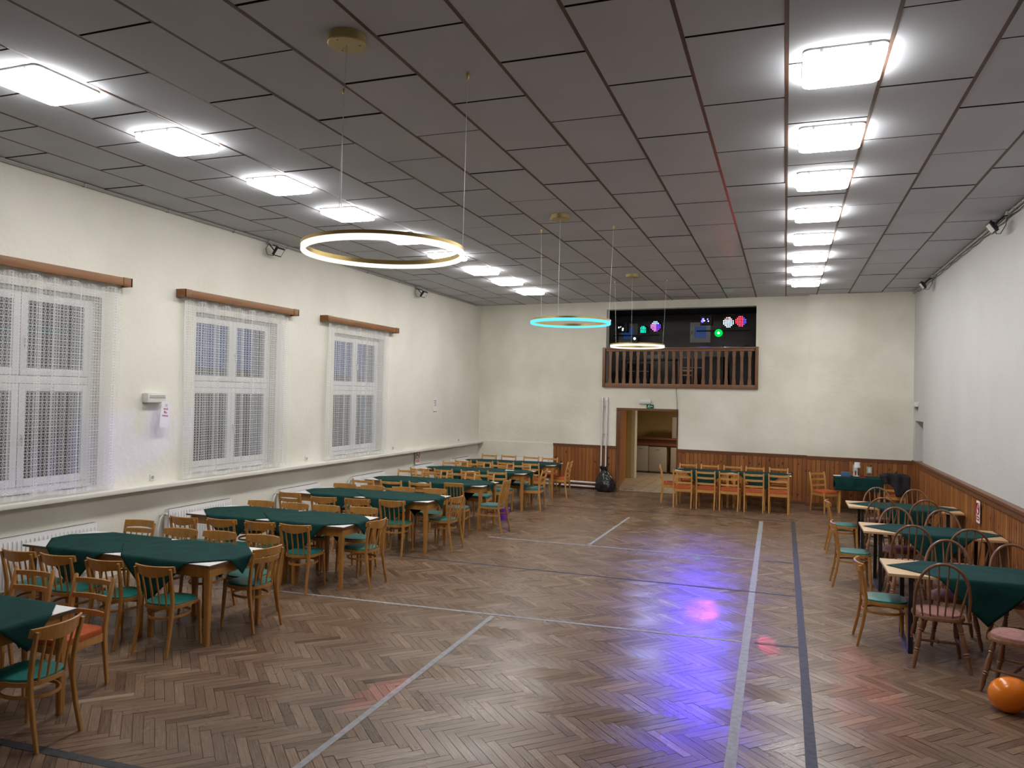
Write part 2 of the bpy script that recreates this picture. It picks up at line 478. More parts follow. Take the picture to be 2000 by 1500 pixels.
# ---- ceiling: sixteen rows of staggered fibre panels between brown battens
SW = (XR - XL) / 16
cb = MB()
cb.box((XL - .3, YN - .3, CEIL + .024), (XR + .3, 19.7, CEIL + .2), mi=1)
for k in range(16):
    x0, x1 = XL + k * SW + 0.0135, XL + (k + 1) * SW - 0.0135
    ph = 4.48 if k % 2 == 0 else 5.11
    n0 = -6
    for j in range(n0, 14):
        y0, y1 = ph + j * 1.256 + .012, ph + (j + 1) * 1.256 - .012
        y0, y1 = max(y0, YN), min(y1, 19.5)
        if y1 - y0 < .05: continue
        dz = rng.uniform(-.003, .003)
        cb.add([(x0, y0, CEIL + dz), (x0, y1, CEIL + dz), (x1, y1, CEIL + dz), (x1, y0, CEIL + dz),
                (x0, y0, CEIL + .024), (x0, y1, CEIL + .024), (x1, y1, CEIL + .024), (x1, y0, CEIL + .024)],
               [(0, 1, 2, 3)], 0)
        n8 = len(cb.v) - 8
        for q in ((0, 4, 5, 1), (1, 5, 6, 2), (2, 6, 7, 3), (3, 7, 4, 0)):
            cb.f.append([n8 + i for i in q]); cb.mi.append(1); cb.tone.append(.5); cb.uv.append(None)
for k in range(1, 16):
    x = XL + k * SW
    cb.box((x - .0136, YN, CEIL - .001), (x + .0136, 19.5, CEIL + .024), mi=2)
ceiling = struct(cb.build('ceiling', ['ceil', 'joint', 'batten'], smooth=0))

# ---- left wall with three windows
WINS = [(5.12, 7.03), (8.60, 10.43), (12.13, 13.95)]
WZ0, WZ1 = 1.16, 3.45
wl = MB()
T = 0.45
ys = [YN - .3]
for a, b in WINS: ys += [a, b]
ys.append(19.6)
for i in range(0, len(ys), 2): wl.box((XL - T, ys[i], -0.1), (XL, ys[i + 1], CEIL + .1))
for a, b in WINS:
    wl.box((XL - T, a, -0.1), (XL, b, WZ0)); wl.box((XL - T, a, WZ1), (XL, b, CEIL + .1))
struct(wl.build('wall_left', 'wall', smooth=0))
# ---- sill ledge along the whole window wall
sb = MB()
sb.box((XL, 2.0, 1.035), (XL + .17, 19.2, 1.085), bev=.006)
sb.box((XL, 2.0, 1.02), (XL + .045, 19.2, 1.055))
struct(sb.build('trim_1', 'sill'))
# ---- right wall with recess near the far corner
wr = MB()
wr.box((XR, YN - .3, -.1), (XR + .45, 17.06, CEIL + .1))
wr.box((XR, 17.06, 1.985), (XR + .45, 18.02, CEIL + .1))
wr.box((XR, 18.02, -.1), (XR + .45, 19.2, CEIL + .1))
wr.box((XR, 17.06, -.1), (XR + .45, 18.02, 1.13))
wr.box((XR + .40, 17.0, 1.1), (XR + .46, 18.1, 2.05))
struct(wr.build('wall_right', 'wall_white', smooth=0))
# ---- near wall behind the camera
nw = MB(); nw.box((XL - .3, YN - .3, -.1), (XR + .3, YN, CEIL + .1))
struct(nw.build('wall_front', 'wall_white', smooth=0))

# ---- rear wall (askew frame)
U_END = (XR - XL) / math.cos(BWA) + 0.4
OP = (3.57, 7.22, 2.62, 4.57)      # gallery opening
DR = (3.88, 5.43, 2.085)           # doorway
WT = 0.25
rwm = MB()
rwm.box((-.5, 0, -.1), (OP[0], WT, CEIL + .1))
rwm.box((OP[1], 0, -.1), (U_END, WT, CEIL + .1))
rwm.box((OP[0], 0, OP[3]), (OP[1], WT, CEIL + .1))
rwm.box((OP[0], 0, DR[2]), (OP[1], WT, OP[2]))
rwm.box((OP[0], 0, -.1), (DR[0], WT, DR[2]))
rwm.box((DR[1], 0, -.1), (OP[1], WT, DR[2]))
rwm.box((0.0, -.02, 0), (2.2, 0, 1.11))                      # plaster dado left of the panelling
rwm.box((8.38, -.16, 0), (U_END, 0, CEIL + .02))             # chimney breast on the right
rear = struct(rwm.build('wall_rear', 'wall_rear', smooth=0, **RW))

# ---- pine panelling (each run one trim)
def boards_u(mb, u0, u1, z0, z1, dfun, flip=False, bw=0.098):
    """vertical boards; dfun(u, off) -> point without z"""
    n = max(1, round((u1 - u0) / bw)); w = (u1 - u0) / n
    for i in range(n):
        a, b = u0 + i * w + .0015, u0 + (i + 1) * w - .0015
        t = min(1, max(0, rng.gauss(.5, .13))); ou, ov = rng.uniform(0, 40), rng.uniform(0, 40)
        for (o1, o2, e0, e1) in ((0, 1, a + .005, b - .005),):
            prof = [(a, 0.002), (a + .007, .018), (b - .007, .018), (b, .002)]
            vs = []; fs = []; uvs = []
            for (u, off) in prof:
                p = dfun(u, off); vs += [(p[0], p[1], z0), (p[0], p[1], z1)]
            for j in range(3):
                fs.append((2 * j, 2 * j + 2, 2 * j + 3, 2 * j + 1) if not flip else (2 * j, 2 * j + 1, 2 * j + 3, 2 * j + 2))
                v0, v1 = ov + (prof[j][0] - a), ov + (prof[j + 1][0] - a)
                q = [(ou, v0), (ou, v1), (ou + z1 - z0, v1), (ou + z1 - z0, v0)]
                uvs.append(q if not flip else [q[0], q[3], q[2], q[1]])
            mb.add(vs, fs, 0, t, uvs)
def rear_panel(name, u0, u1, d0, z1=1.085):
    mb = MB()
    mb.box((u0, d0 - .012, 0), (u1, d0, z1), mi=1, tone=.2)
    boards_u(mb, u0, u1, .07, z1, lambda u, o: (u, d0 - o))
    mb.box((u0 - .01, d0 - .035, z1), (u1 + .01, d0, z1 + .035), mi=1, bev=.006)
    mb.box((u0, d0 - .028, z1 - .04), (u1, d0 - .01, z1), mi=1)
    mb.box((u0, d0 - .03, 0), (u1, d0, .075), mi=1, bev=.005)
    return struct(mb.build(name, ['wains', 'rail'], smooth=0, **RW))
rear_panel('trim_2', 2.2, 3.88, 0)
rear_panel('trim_3', 5.43, 8.37, 0)
rear_panel('trim_4', 8.38, 10.50, -.16)
pr = MB()
xw = XR - .055
pr.box((xw + .012, YN, 0), (XR, 17.02, 1.13), mi=1, tone=.2)
boards_u(pr, 2.0, 17.02, .07, 1.13, lambda u, o: (xw + .012 - o, u), flip=True)
pr.box((xw - .035, 1.0, 1.13), (XR, 17.06, 1.18), mi=1, bev=.008)
pr.box((xw - .022, 1.0, 1.06), (xw, 17.03, 1.13), mi=1)
pr.box((xw - .022, 1.0, 0), (xw, 17.03, .08), mi=1)
pr.box((xw - .01, 17.0, 0), (XR, 17.06, 1.13), mi=1)
boards_u(pr, 17.08, 18.36, 0, 1.10, lambda u, o: (XR - o + .008, u), flip=True)
pr.box((XR - .02, 17.06, 1.095), (XR + .30, 18.40, 1.137), mi=1)
struct(pr.build('trim_5', ['wains', 'rail'], smooth=0))

# ---- doorway: casing, corridor walls, tiled floor
dc = MB()
dc.box((DR[0], -.02, 0), (DR[0] + .035, WT, DR[2] - .055)); dc.box((DR[1] - .03, -.02, 0), (DR[1], WT, DR[2] - .055))
dc.box((DR[0], -.02, DR[2] - .055), (DR[1], WT, DR[2]))
struct(dc.build('door_1', 'rail', **RW))
ck = MB()                                  # boarded corridor wall, splayed away from the doorway
CA, CBp = rw(3.86, WT, 0), Vector((-4.36, 21.96, 0))
cdir = (CBp - CA).normalized(); cnrm = Vector((cdir.y, -cdir.x, 0)); clen = (CBp - CA).length
def cpt(u, o): return CA + cdir * u + cnrm * o
ck.add([cpt(0, .001) + Vector((0, 0, 0)), cpt(clen, .001), cpt(clen, .001) + Vector((0, 0, 2.45)), cpt(0, .001) + Vector((0, 0, 2.45)),
        cpt(0, -.1), cpt(clen, -.1), cpt(clen, -.1) + Vector((0, 0, 2.45)), cpt(0, -.1) + Vector((0, 0, 2.45))],
       [(0, 1, 2, 3), (4, 7, 6, 5), (0, 3, 7, 4), (1, 5, 6, 2), (3, 2, 6, 7)], 0, .3, None)
boards_u(ck, .0, clen, 0, 2.4, lambda u, o: cpt(u, o))
struct(ck.build('trim_6', ['wains'], smooth=0))
kb = MB()
kb.box((-4.9, 21.97, 0), (-4.19, 22.35, 2.6), mi=1)                  # yellow pillar
kb.box((-4.19, 22.0, 0), (-4.10, 22.35, 2.6), mi=2)
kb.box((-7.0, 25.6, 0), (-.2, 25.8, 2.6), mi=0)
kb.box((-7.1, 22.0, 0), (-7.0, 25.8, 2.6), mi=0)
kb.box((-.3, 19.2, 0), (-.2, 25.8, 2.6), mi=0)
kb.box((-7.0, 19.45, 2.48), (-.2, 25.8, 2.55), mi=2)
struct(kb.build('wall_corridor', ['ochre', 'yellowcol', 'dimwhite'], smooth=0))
tf = MB()
tf.box((-7.0, 19.15, -.1), (-.2, 25.8, .003), mi=1)
for j in range(22):
    for i in range(14):
        x0_, y0_ = -5.0 + i * .31, 19.02 + j * .30
        if (x0_ + .15 < -5.0 + .9 and y0_ < 19.3) or x0_ > -.7: continue
        if y0_ + .02 < 19.25 - .0763 * (x0_ - XL): y0_ = 19.25 - .0763 * (x0_ - XL) + .01
        tf.box((x0_, y0_, .003), (x0_ + .298, max(y0_ + .05, 19.02 + j * .30 + .285), .007))
struct(tf.build('floor_corridor', ['tile', 'rail'], smooth=0))

# ---- gallery room behind the opening
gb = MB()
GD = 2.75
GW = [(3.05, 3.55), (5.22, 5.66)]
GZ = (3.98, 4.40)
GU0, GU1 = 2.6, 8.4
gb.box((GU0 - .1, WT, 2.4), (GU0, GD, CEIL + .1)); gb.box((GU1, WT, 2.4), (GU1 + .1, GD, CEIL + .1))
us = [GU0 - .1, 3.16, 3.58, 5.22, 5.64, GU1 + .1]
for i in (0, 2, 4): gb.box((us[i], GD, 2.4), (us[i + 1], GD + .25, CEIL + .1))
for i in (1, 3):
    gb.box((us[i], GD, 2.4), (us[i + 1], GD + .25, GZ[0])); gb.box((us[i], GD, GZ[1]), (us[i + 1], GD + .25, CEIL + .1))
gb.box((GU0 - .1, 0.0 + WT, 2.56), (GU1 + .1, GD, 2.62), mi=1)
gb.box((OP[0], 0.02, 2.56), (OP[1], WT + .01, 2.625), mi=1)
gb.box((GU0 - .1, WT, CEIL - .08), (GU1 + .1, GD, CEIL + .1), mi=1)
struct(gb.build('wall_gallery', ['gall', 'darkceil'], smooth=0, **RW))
for n, (a, b) in enumerate(((3.16, 3.58), (5.22, 5.64))):
    gw = MB()
    for bx in (((a - .07, GD - .03, GZ[0] - .07), (a + .05, GD + .02, GZ[1] + .07)), ((b - .05, GD - .03, GZ[0] - .07), (b + .07, GD + .02, GZ[1] + .07)),
               ((a + .05, GD - .03, GZ[0] - .07), (b - .05, GD + .02, GZ[0] + .05)), ((a + .05, GD - .03, GZ[1] - .05), (b - .05, GD + .02, GZ[1] + .07))):
        gw.box(*bx, bev=.004)
    wf = struct(gw.build('window_%d' % (n + 4), 'plastic', **RW))
    p = MB(); p.box((a + .04, GD + .02, GZ[0] + .04), (b - .04, GD + .026, GZ[1] - .04)); p.build('pane', 'glass', wf)
    h = MB(); h.box((a - .03, GD - .05, 4.15), (a - .015, GD - .03, 4.24), bev=.003); h.build('handle', 'grey_plastic', wf)

# ---- windows of the left wall
XG = XL - 0.16
for n, (a, b) in enumerate(WINS):
    fr = MB()
    X0, X1 = XG - .03, XG + .03
    zt = 2.42                                             # transom
    mid = (a + b) / 2
    fr.box((X0, a, WZ0), (X1, a + .06, WZ1), bev=.005); fr.box((X0, b - .06, WZ0), (X1, b, WZ1), bev=.005)
    fr.box((X0, a + .06, WZ0), (X1, b - .06, WZ0 + .06), bev=.005); fr.box((X0, a + .06, WZ1 - .06), (X1, b - .06, WZ1), bev=.005)
    fr.box((X0, a + .06, zt - .045), (X1, b - .06, zt + .045), bev=.005)
    wn = struct(fr.build('window_%d' % (n + 1), 'white'))
    for (y0, y1) in ((a + .06, mid), (mid, b - .06)):
        for (z0, z1) in ((WZ0 + .06, zt - .045), (zt + .045, WZ1 - .06)):
            s = MB(); w = .085; xa, xb = XG - .02, XG + .045
            s.box((xa, y0 + .004, z0 + .004), (xb, y0 + w, z1 - .004), bev=.004); s.box((xa, y1 - w, z0 + .004), (xb, y1 - .004, z1 - .004), bev=.004)
            s.box((xa, y0 + w, z0 + .004), (xb, y1 - w, z0 + w), bev=.004); s.box((xa, y0 + w, z1 - w), (xb, y1 - w, z1 - .004), bev=.004)
            so = s.build('sash', 'white', wn)
            p = MB(); p.box((XG + .005, y0 + w - .01, z0 + w - .01), (XG + .011, y1 - w + .01, z1 - w + .01)); p.build('pane', 'glass', so)
    h = MB()
    for zz in (1.75, 2.85):
        h.box((XG + .045, mid + .03, zz), (XG + .06, mid + .06, zz + .06), bev=.003); h.box((XG + .06, mid + .035, zz - .08), (XG + .08, mid + .055, zz + .04), bev=.004)
    h.build('handle', 'offwhite', wn)
    r = MB(); r.box((XL - T + .02, a, WZ0 - .02), (XL, b, WZ0 + .002)); r.build('inner_sill', 'white', wn)
# the dark yard beyond the windows
og = MB(); og.box((-60, -20, -1.2), (XL - T, 60, -1.0))
og.box((-20, -10, -1.0), (-16, 16.6, 7.5)); og.box((-32, 11, -1), (-22, 22.5, 2.3)); og.box((-40, 20, -1), (-30, 50, 3.5))
struct(og.build('ground_outside', 'outdark', smooth=0))

# ================================================================== THINGS
# ---- ceiling lights
def fixture():
    t = thing('ceiling_light', '', 'ceiling light', group='square white ceiling lights')
    b = MB(); b.prism(round_rect(.535, .585, .05), -.012, 0.0); b.build('base_plate', 'offwhite', t)
    d = MB()
    o = round_rect(.525, .575, .055)
    rings = [(1.0, -.012), (1.0, -.045), (.988, -.056), (.955, -.062)]
    vs = []; fs = []; n = len(o)
    for (s_, z) in rings: vs += [(x * s_, y * s_, z) for x, y in o]
    for i in range(3):
        for j in range(n): fs.append((i * n + j, (i + 1) * n + j, (i + 1) * n + (j + 1) % n, i * n + (j + 1) % n))
    fs.append(tuple(3 * n + j for j in range(n - 1, -1, -1)))
    d.add(vs, fs); d.build('diffuser', 'lamp', t)
    c = MB()
    for x in (-.15, .15): c.box((x - .012, -.292, -.03), (x + .012, -.287, -.006))
    c.build('clip', 'chrome', t)
    return t
fx0 = None
for (X, Ys, side) in ((-5.565, FIX_L, 'window-side'), (0.345, FIX_R, 'panelled-wall-side')):
    for i, y in enumerate(Ys):
        lab = 'square lit ceiling light, %s from the near end of the %s row' % (ORD[i], side)
        if fx0 is None:
            fx0 = fixture(); fx0.location = (X, y, CEIL - .003); fx0['label'] = lab
        else: copy_thing(fx0, lab, (X, y, CEIL - .003), 0)

# ---- ring pendants
def pendant(cx, cy, zr, Rr, em, label):
    t = thing('pendant_light', label, 'pendant light', (cx, cy, CEIL), 0, 'ring pendants')
    can = (-0.02, -0.53)
    cn = MB(); cn.lathe([(.13, 0), (.13, -.055), (.124, -.062)], 28, (can[0], can[1], 0)); co = cn.build('canopy', 'canopyb', t)
    sg = MB()
    for a in (20, 140, 260): sg.lathe([(.006, -.06), (.006, -.07)], 8, (can[0] + .09 * math.cos(R(a)), can[1] + .09 * math.sin(R(a)), 0))
    sg.build('screw', 'chrome', co)
    dz = zr - CEIL
    pts = [can, (0.53, 0.26), (-0.53, 0.24)]
    for i, (x, y) in enumerate(pts):
        k = (Rr - .015) / math.hypot(x, y)
        w = MB(); w.rod((x, y, -.05 if i == 0 else 0), (x * k, y * k, dz + .03), .0022, 5); w.build('wire', 'wire', t)
        if i:
            h = MB(); h.lathe([(.012, 0), (.012, -.03), (.006, -.045)], 10, (x, y, 0)); h.build('ceiling_hook', 'brass', t)
    n = 96
    b = MB()
    pr_ = [(Rr, .030), (Rr, .006), (Rr - .004, .006), (Rr - .004, -.004), (Rr - .030, -.004), (Rr - .030, .030)]
    vs = []; fs = []
    for j in range(n):
        q = 2 * PI * j / n
        vs += [(r_ * math.cos(q), r_ * math.sin(q), dz + z) for r_, z in pr_]
    m_ = len(pr_)
    for j in range(n):
        for i in range(m_):
            fs.append((j * m_ + i, j * m_ + (i + 1) % m_, ((j + 1) % n) * m_ + (i + 1) % m_, ((j + 1) % n) * m_ + i))
    b.add(vs, fs); b.build('ring', 'brass', t)
    e = MB(); pe = [(Rr, .006), (Rr, -.030), (Rr - .004, -.034), (Rr - .026, -.034), (Rr - .030, -.030), (Rr - .030, -.004)]
    vs = []; fs = []; m_ = len(pe)
    for j in range(n):
        q = 2 * PI * j / n
        vs += [(r_ * math.cos(q), r_ * math.sin(q), dz + z) for r_, z in pe]
    for j in range(n):
        for i in range(m_):
            fs.append((j * m_ + i, j * m_ + (i + 1) % m_, ((j + 1) % n) * m_ + (i + 1) % m_, ((j + 1) % n) * m_ + i))
    e.add(vs, fs); e.build('light_strip', em, t)
pendant(-2.81, 4.95, 3.405, .595, 'ringw', 'nearest and largest brass ring pendant, glowing warm white')
pendant(-2.84, 10.24, 3.39, .56, 'ringc', 'middle ring pendant glowing cyan')
pendant(-2.84, 15.32, 3.40, .545, 'ringw2', 'warm white ring pendant hanging in front of the gallery')

# ---- chairs
def outline_seat(wf, wr_, d, p=3.0, n=28):
    o = []
    for i in range(n):
        a = 2 * PI * i / n
        c, s = math.cos(a), math.sin(a)
        x = abs(c) ** (2 / p) * (1 if c > 0 else -1); y = abs(s) ** (2 / p) * (1 if s > 0 else -1)
        w = wr_ + (wf - wr_) * (y + 1) / 2
        o.append((x * w / 2, y * d / 2))
    return o
def slat(mb, w, z0, z1, y_end, y_mid, th=.02, bow=0.0, n=11, lean=0.0):
    """curved back slat: plan arc from y_end at the ends to y_mid in the middle"""
    vs = []; fs = []
    for i in range(n):
        t = -1 + 2 * i / (n - 1)
        x = t * w / 2; y = y_mid + (y_end - y_mid) * t * t
        lo = z0 + bow * t * t
        r = th / 2
        for (dy, z) in ((-r, lo), (r, lo), (r - lean, z1 - .004), (r * .5 - lean, z1), (-r * .5 - lean, z1), (-r - lean, z1 - .004)):
            vs.append((x, y + dy, z))
    for i in range(n - 1):
        for j in range(6): fs.append((i * 6 + j, i * 6 + (j + 1) % 6, (i + 1) * 6 + (j + 1) % 6, (i + 1) * 6 + j))
    fs.append(tuple(range(5, -1, -1))); fs.append(tuple((n - 1) * 6 + j for j in range(6)))
    mb.add(vs, fs)
def make_W(kind):
    t = thing('dining_chair', '', 'chair')
    wd = 'beech'
    seat = 'green' if kind != 'T' else 'greyteal'
    o = outline_seat(.415, .365, .405)
    b = MB(); b.prism(o, .420, .452); b.build('seat_frame', wd, t)
    b = MB(); b.prism([(x * .965, y * .965) for x, y in o], .450, .468 if kind != 'T' else .485, dome=.012); b.build('seat', seat, t)
    for s in (-1, 1):
        b = MB(); b.sweep([(s * .165, .165, .425), (s * .172, .178, .2), (s * .178, .188, 0)], [.019, .016, .012], 10); b.build('leg', wd, t)
    H = .81 if kind != 'T' else .92
    for s in (-1, 1):
        b = MB()
        if kind == 'T':
            pts = [(s * .175, -.27, 0), (s * .172, -.225, .2), (s * .172, -.195, .42), (s * .166, -.205, .6), (s * .155, -.24, .78), (s * .148, -.275, H)]
        else:
            pts = [(s * .178, -.262, 0), (s * .172, -.220, .2), (s * .170, -.192, .38), (s * .172, -.190, .5), (s * .178, -.212, .66), (s * .184, -.245, H)]
        b.sweep(pts, [.85, .95, 1.05, 1.05, 1, .85], rect=(.028, .030), up=(0, 1, 0)); b.build('leg', wd, t)
    b = MB()
    if kind == 'W':
        slat(b, .410, .725, .832, -.205, -.262, .020, bow=.045, lean=.012)
        b.build('top_rail', wd, t)
        zt = .74
    elif kind == 'S':
        slat(b, .365, .765, .842, -.225, -.262, .020, bow=-.012, lean=.010); b.build('top_rail', wd, t)
        b = MB(); slat(b, .360, .690, .745, -.210, -.248, .018, bow=.012, lean=.006); b.build('back_slat', wd, t)
        zt = .70
    else:
        slat(b, .310, .865, .93, -.262, -.285, .022, bow=0, lean=.006); b.build('top_rail', wd, t)
        zt = .87
    ns = 4 if kind != 'T' else 5
    for i in range(ns):
        x = (-1 + 2 * i / (ns - 1)) * .105
        yt = -.250 if kind != 'T' else -.275
        b = MB(); b.sweep([(x, -.185, .445), (x * 1.02, -.205, .58), (x * 1.05, yt + .006, zt + .01)], [.0075, .0095, .007], 8); b.build('spindle', wd, t)
    b = MB()
    if kind == 'T':
        for s in (-1, 1): b.sweep([(s * .176, .172, .30), (s * .172, -.215, .30)], 1, rect=(.016, .024))
        b.sweep([(-.17, .0, .30), (.17, .0, .30)], 1, rect=(.016, .024))
    else:
        hoop = [(.158 * math.cos(2 * PI * i / 32) , -.012 + .192 * math.sin(2 * PI * i / 32), .335) for i in range(32)]
        b.sweep(hoop, 1, rect=(.014, .024), closed=True)
    b.build('stretcher', wd, t)
    return t
def make_L(pad):
    t = thing('dining_chair', '', 'chair')
    wd = 'beech2'
    b = MB()
    b.box((-.195, .175, .365), (.195, .197, .435), bev=.003); b.box((-.195, -.20, .365), (.195, -.18, .435), bev=.003)
    b.box((-.197, -.19, .365), (-.177, .19, .435), bev=.003); b.box((.177, -.19, .365), (.197, .19, .435), bev=.003)
    b.build('seat_frame', wd, t)
    b = MB(); b.prism(outline_seat(.425, .40, .415, 7), .432, .478, dome=.014); b.build('seat', pad, t)
    for s in (-1, 1):
        b = MB(); b.sweep([(s * .19, .185, .436), (s * .186, .183, 0)], [1, .72], rect=(.036, .036), up=(0, 1, 0)); b.build('leg', wd, t)
        b = MB(); b.sweep([(s * .185, -.235, 0), (s * .19, -.195, .36), (s * .19, -.196, .48), (s * .192, -.222, .68), (s * .194, -.262, .855), (s * .194, -.266, .868)],
                          [.72, 1, 1, .95, .78, .45], rect=(.034, .038), up=(0, 1, 0)); b.build('leg', wd, t)
    for (z, y) in ((.545, -.205), (.675, -.222), (.795, -.250)):
        b = MB(); slat(b, .375, z, z + .045, y, y - .028, .016, bow=.006); b.build('back_slat', wd, t)
    return t
def make_windsor():
    t = thing('windsor_chair', '', 'chair')
    wd = 'windsor'
    o = outline_seat(.45, .40, .43, 2.6)
    b = MB(); b.prism(o, .425, .455, dome=.003); b.build('seat', wd, t)
    b = MB(); b.prism([(x * .88, y * .88 + .005) for x, y in o], .455, .474, dome=.016); b.build('seat_pad', 'mauve', t)
    for (sx, sy) in ((1, 1), (-1, 1), (1, -1), (-1, -1)):
        a = Vector((sx * .145, sy * .135, .428)); e = Vector((sx * (.215 if sy > 0 else .225), sy * (.215 if sy > 0 else .245), 0))
        d = e - a
        prof = [(0, .016), (.10, .019), (.18, .022), (.215, .015), (.235, .024), (.255, .015), (.36, .021), (.52, .025), (.60, .019), (.62, .026), (.645, .016), (.665, .024), (.72, .017), (.85, .021), (1.0, .012)]
        b = MB(); b.sweep([a + d * p for p, r in prof], [r for p, r in prof], 12, up=(0, 1, 0)); b.build('leg', wd, t)
    b = MB()
    for s in (-1, 1): b.sweep([(s * .178, .173, .19), (s * .182, 0, .19), (s * .188, -.19, .19)], [.009, .014, .009], 8)
    b.build('stretcher', wd, t)
    b = MB(); b.sweep([(-.182, 0, .19), (-.05, 0, .19), (-.02, 0, .19), (0, 0, .19), (.02, 0, .19), (.05, 0, .19), (.182, 0, .19)], [.009, .013, .010, .019, .010, .013, .009], 8); b.build('stretcher', wd, t)
    hp = []
    def hoop(q):       # q in [-1,1]
        a = q * PI / 2
        sx = math.sin(a); cz = math.cos(a)
        return Vector((sx * (.215 + .03 * cz), -.165 - .135 * (cz ** .75 if cz > 0 else 0), .45 + .50 * (cz ** .72 if cz > 1e-6 else 0)))
    qs = [-1 + 2 * i / 44 for i in range(45)]
    b = MB(); b.sweep([hoop(q) for q in qs], .0135, 10, up=(0, 1, .2)); b.build('back_hoop', wd, t)
    for i in range(6):
        x = (-1 + 2 * i / 5)
        xb, xt = x * .145, x * .195
        # find the hoop point with this x near its top half
        best = min((hoop(q) for q in [-.86 + 1.72 * k / 200 for k in range(201)]), key=lambda p: abs(p.x - xt))
        a = Vector((xb, -.172 + .01 * abs(x), .452)); e = Vector((xt, best.y, best.z - .004))
        b = MB(); b.sweep([a.lerp(e, k) for k in (0, .2, .38, .5, .62, .8, 1)], [.0065, .0075, .0115, .012, .0085, .0065, .0055], 8, up=(0, 1, 0)); b.build('spindle', wd, t)
    return t

PROTO = {'W': make_W('W'), 'S': make_W('S'), 'T': make_W('T'), 'L': make_L('orange'), 'G': make_L('greyteal'), 'N': make_windsor()}
for k_ in 'WSTLG':
    for ch_ in PROTO[k_].children:
        for v_ in ch_.data.vertices: v_.co.z *= .957
RF = {'W': 1.026, 'S': 1.026, 'T': 1.026, 'L': 1.033, 'G': 1.033}
used = set()
def place(kind, pos, rot, label, group):
    p = PROTO[kind]
    if kind not in used:
        used.add(kind); p.location = (*pos, 0); p.rotation_euler = (0, 0, rot); p['label'] = label; p['group'] = group
        return p
    return copy_thing(p, label, (*pos, 0), rot, group)
KN = {'W': 'green-seated spindle chair with wide curved top rail', 'S': 'green-seated spindle chair with two-slat back', 'T': 'tall narrow-backed spindle chair',
      'L': 'orange-seated oak ladder-back chair', 'G': 'green-seated oak ladder-back chair', 'N': 'dark hoop-back spindle chair'}
BACK = {'W': .245, 'S': .25, 'T': .275, 'L': .262, 'G': .262, 'N': .29}
def chair(kind, rail, rot_deg, label, group):
    """placed by the middle of its top rail"""
    a = R(rot_deg)
    d = Vector((-math.sin(a), math.cos(a)))
    c = Vector(rail) + d * BACK[kind]
    return place(kind, (c.x, c.y), a, label, group)
GRP = 'chairs at the window-side tables'
TN = ['nearest, cropped', 'second', 'third', 'fourth', 'fifth', 'sixth', 'seventh']
KS = {'W': 'green-seated spindle chair', 'S': 'two-slat spindle chair', 'T': 'tall spindle chair', 'L': 'orange-seated ladder-back chair', 'G': 'green-seated ladder-back chair'}
ROWS = [
 # near-side chairs, far-side chairs, aisle-end chair : (kind, x, y, rot)
 ([], [('L', -6.34, 4.53, 183), ('L', -5.70, 4.52, 184), ('L', -5.07, 4.53, 181)], ('W', -4.40, 3.68, 96)),
 ([('W', -6.64, 5.07, 2), ('W', -6.18, 5.09, 3), ('W', -5.64, 5.11, 2), ('W', -5.08, 5.12, 4)],
  [('S', -6.90, 6.76, 190), ('W', -6.14, 6.59, 187), ('W', -5.66, 6.64, 184), ('W', -5.12, 6.66, 182)], ('S', -4.66, 6.13, 80)),
 ([('W', -6.70, 7.18, 0), ('W', -6.21, 7.26, 4), ('W', -5.70, 7.30, 3), ('W', -5.23, 7.32, 5)],
  [('W', -6.74, 8.70, 184), ('W', -6.20, 8.72, 183), ('W', -5.73, 8.75, 183), ('W', -5.20, 8.82, 184)], ('W', -4.55, 8.04, 85)),
 ([('S', -6.90, 9.52, 3), ('W', -6.24, 9.40, 7), ('W', -5.72, 9.46, 4), ('W', -5.21, 9.55, 6)],
  [('W', -6.82, 10.93, 183), ('W', -6.30, 10.92, 184), ('W', -5.76, 10.98, 184), ('W', -5.24, 11.05, 185)], ('W', -4.55, 10.37, 85)),
 ([('G', -6.73, 11.33, 3), ('G', -6.24, 11.40, 3), ('G', -5.72, 11.45, 4), ('T', -4.98, 11.17, 10)],
  [('G', -6.86, 13.20, 182), ('G', -6.33, 13.19, 182), ('G', -5.82, 13.18, 182), ('G', -5.26, 13.20, 183)], ('T', -4.36, 11.98, 87)),
 ([('G', -6.81, 13.60, 1), ('G', -6.32, 13.66, 1), ('G', -5.75, 13.67, 2), ('G', -5.22, 13.74, 2)],
  [('G', -6.86, 15.25, 183), ('G', -6.28, 15.24, 187), ('G', -5.73, 15.20, 184), ('G', -5.26, 15.34, 184)], ('G', -4.50, 14.55, 92)),
 ([('L', -6.78, 15.70, 1), ('L', -6.28, 15.75, 2), ('L', -5.80, 15.80, -2), ('L', -5.24, 15.86, 0)],
  [('L', -6.88, 17.58, 180), ('L', -6.37, 17.58, 178), ('L', -5.78, 17.55, 178), ('L', -5.30, 17.53, 180)], ('L', -4.56, 16.67, 91)),
]
for r, (fr, bk, en) in enumerate(ROWS):
    for i, (k, x, y, a) in enumerate(fr):
        chair(k, (x * RF[k], y * RF[k]), a, '%s, %s from the windows, near side of the %s window-side table' % (KS[k], ORD[i], TN[r]), GRP)
    for i, (k, x, y, a) in enumerate(bk):
        chair(k, (x * RF[k], y * RF[k]), a, '%s, %s from the windows, far side of the %s window-side table' % (KS[k], ORD[i], TN[r]), GRP)
    k, x, y, a = en
    chair(k, (x * RF[k], y * RF[k]), a, '%s at the aisle end of the %s window-side table' % (KS[k], TN[r]), GRP)
G7 = 'chairs at the long table by the rear wall'
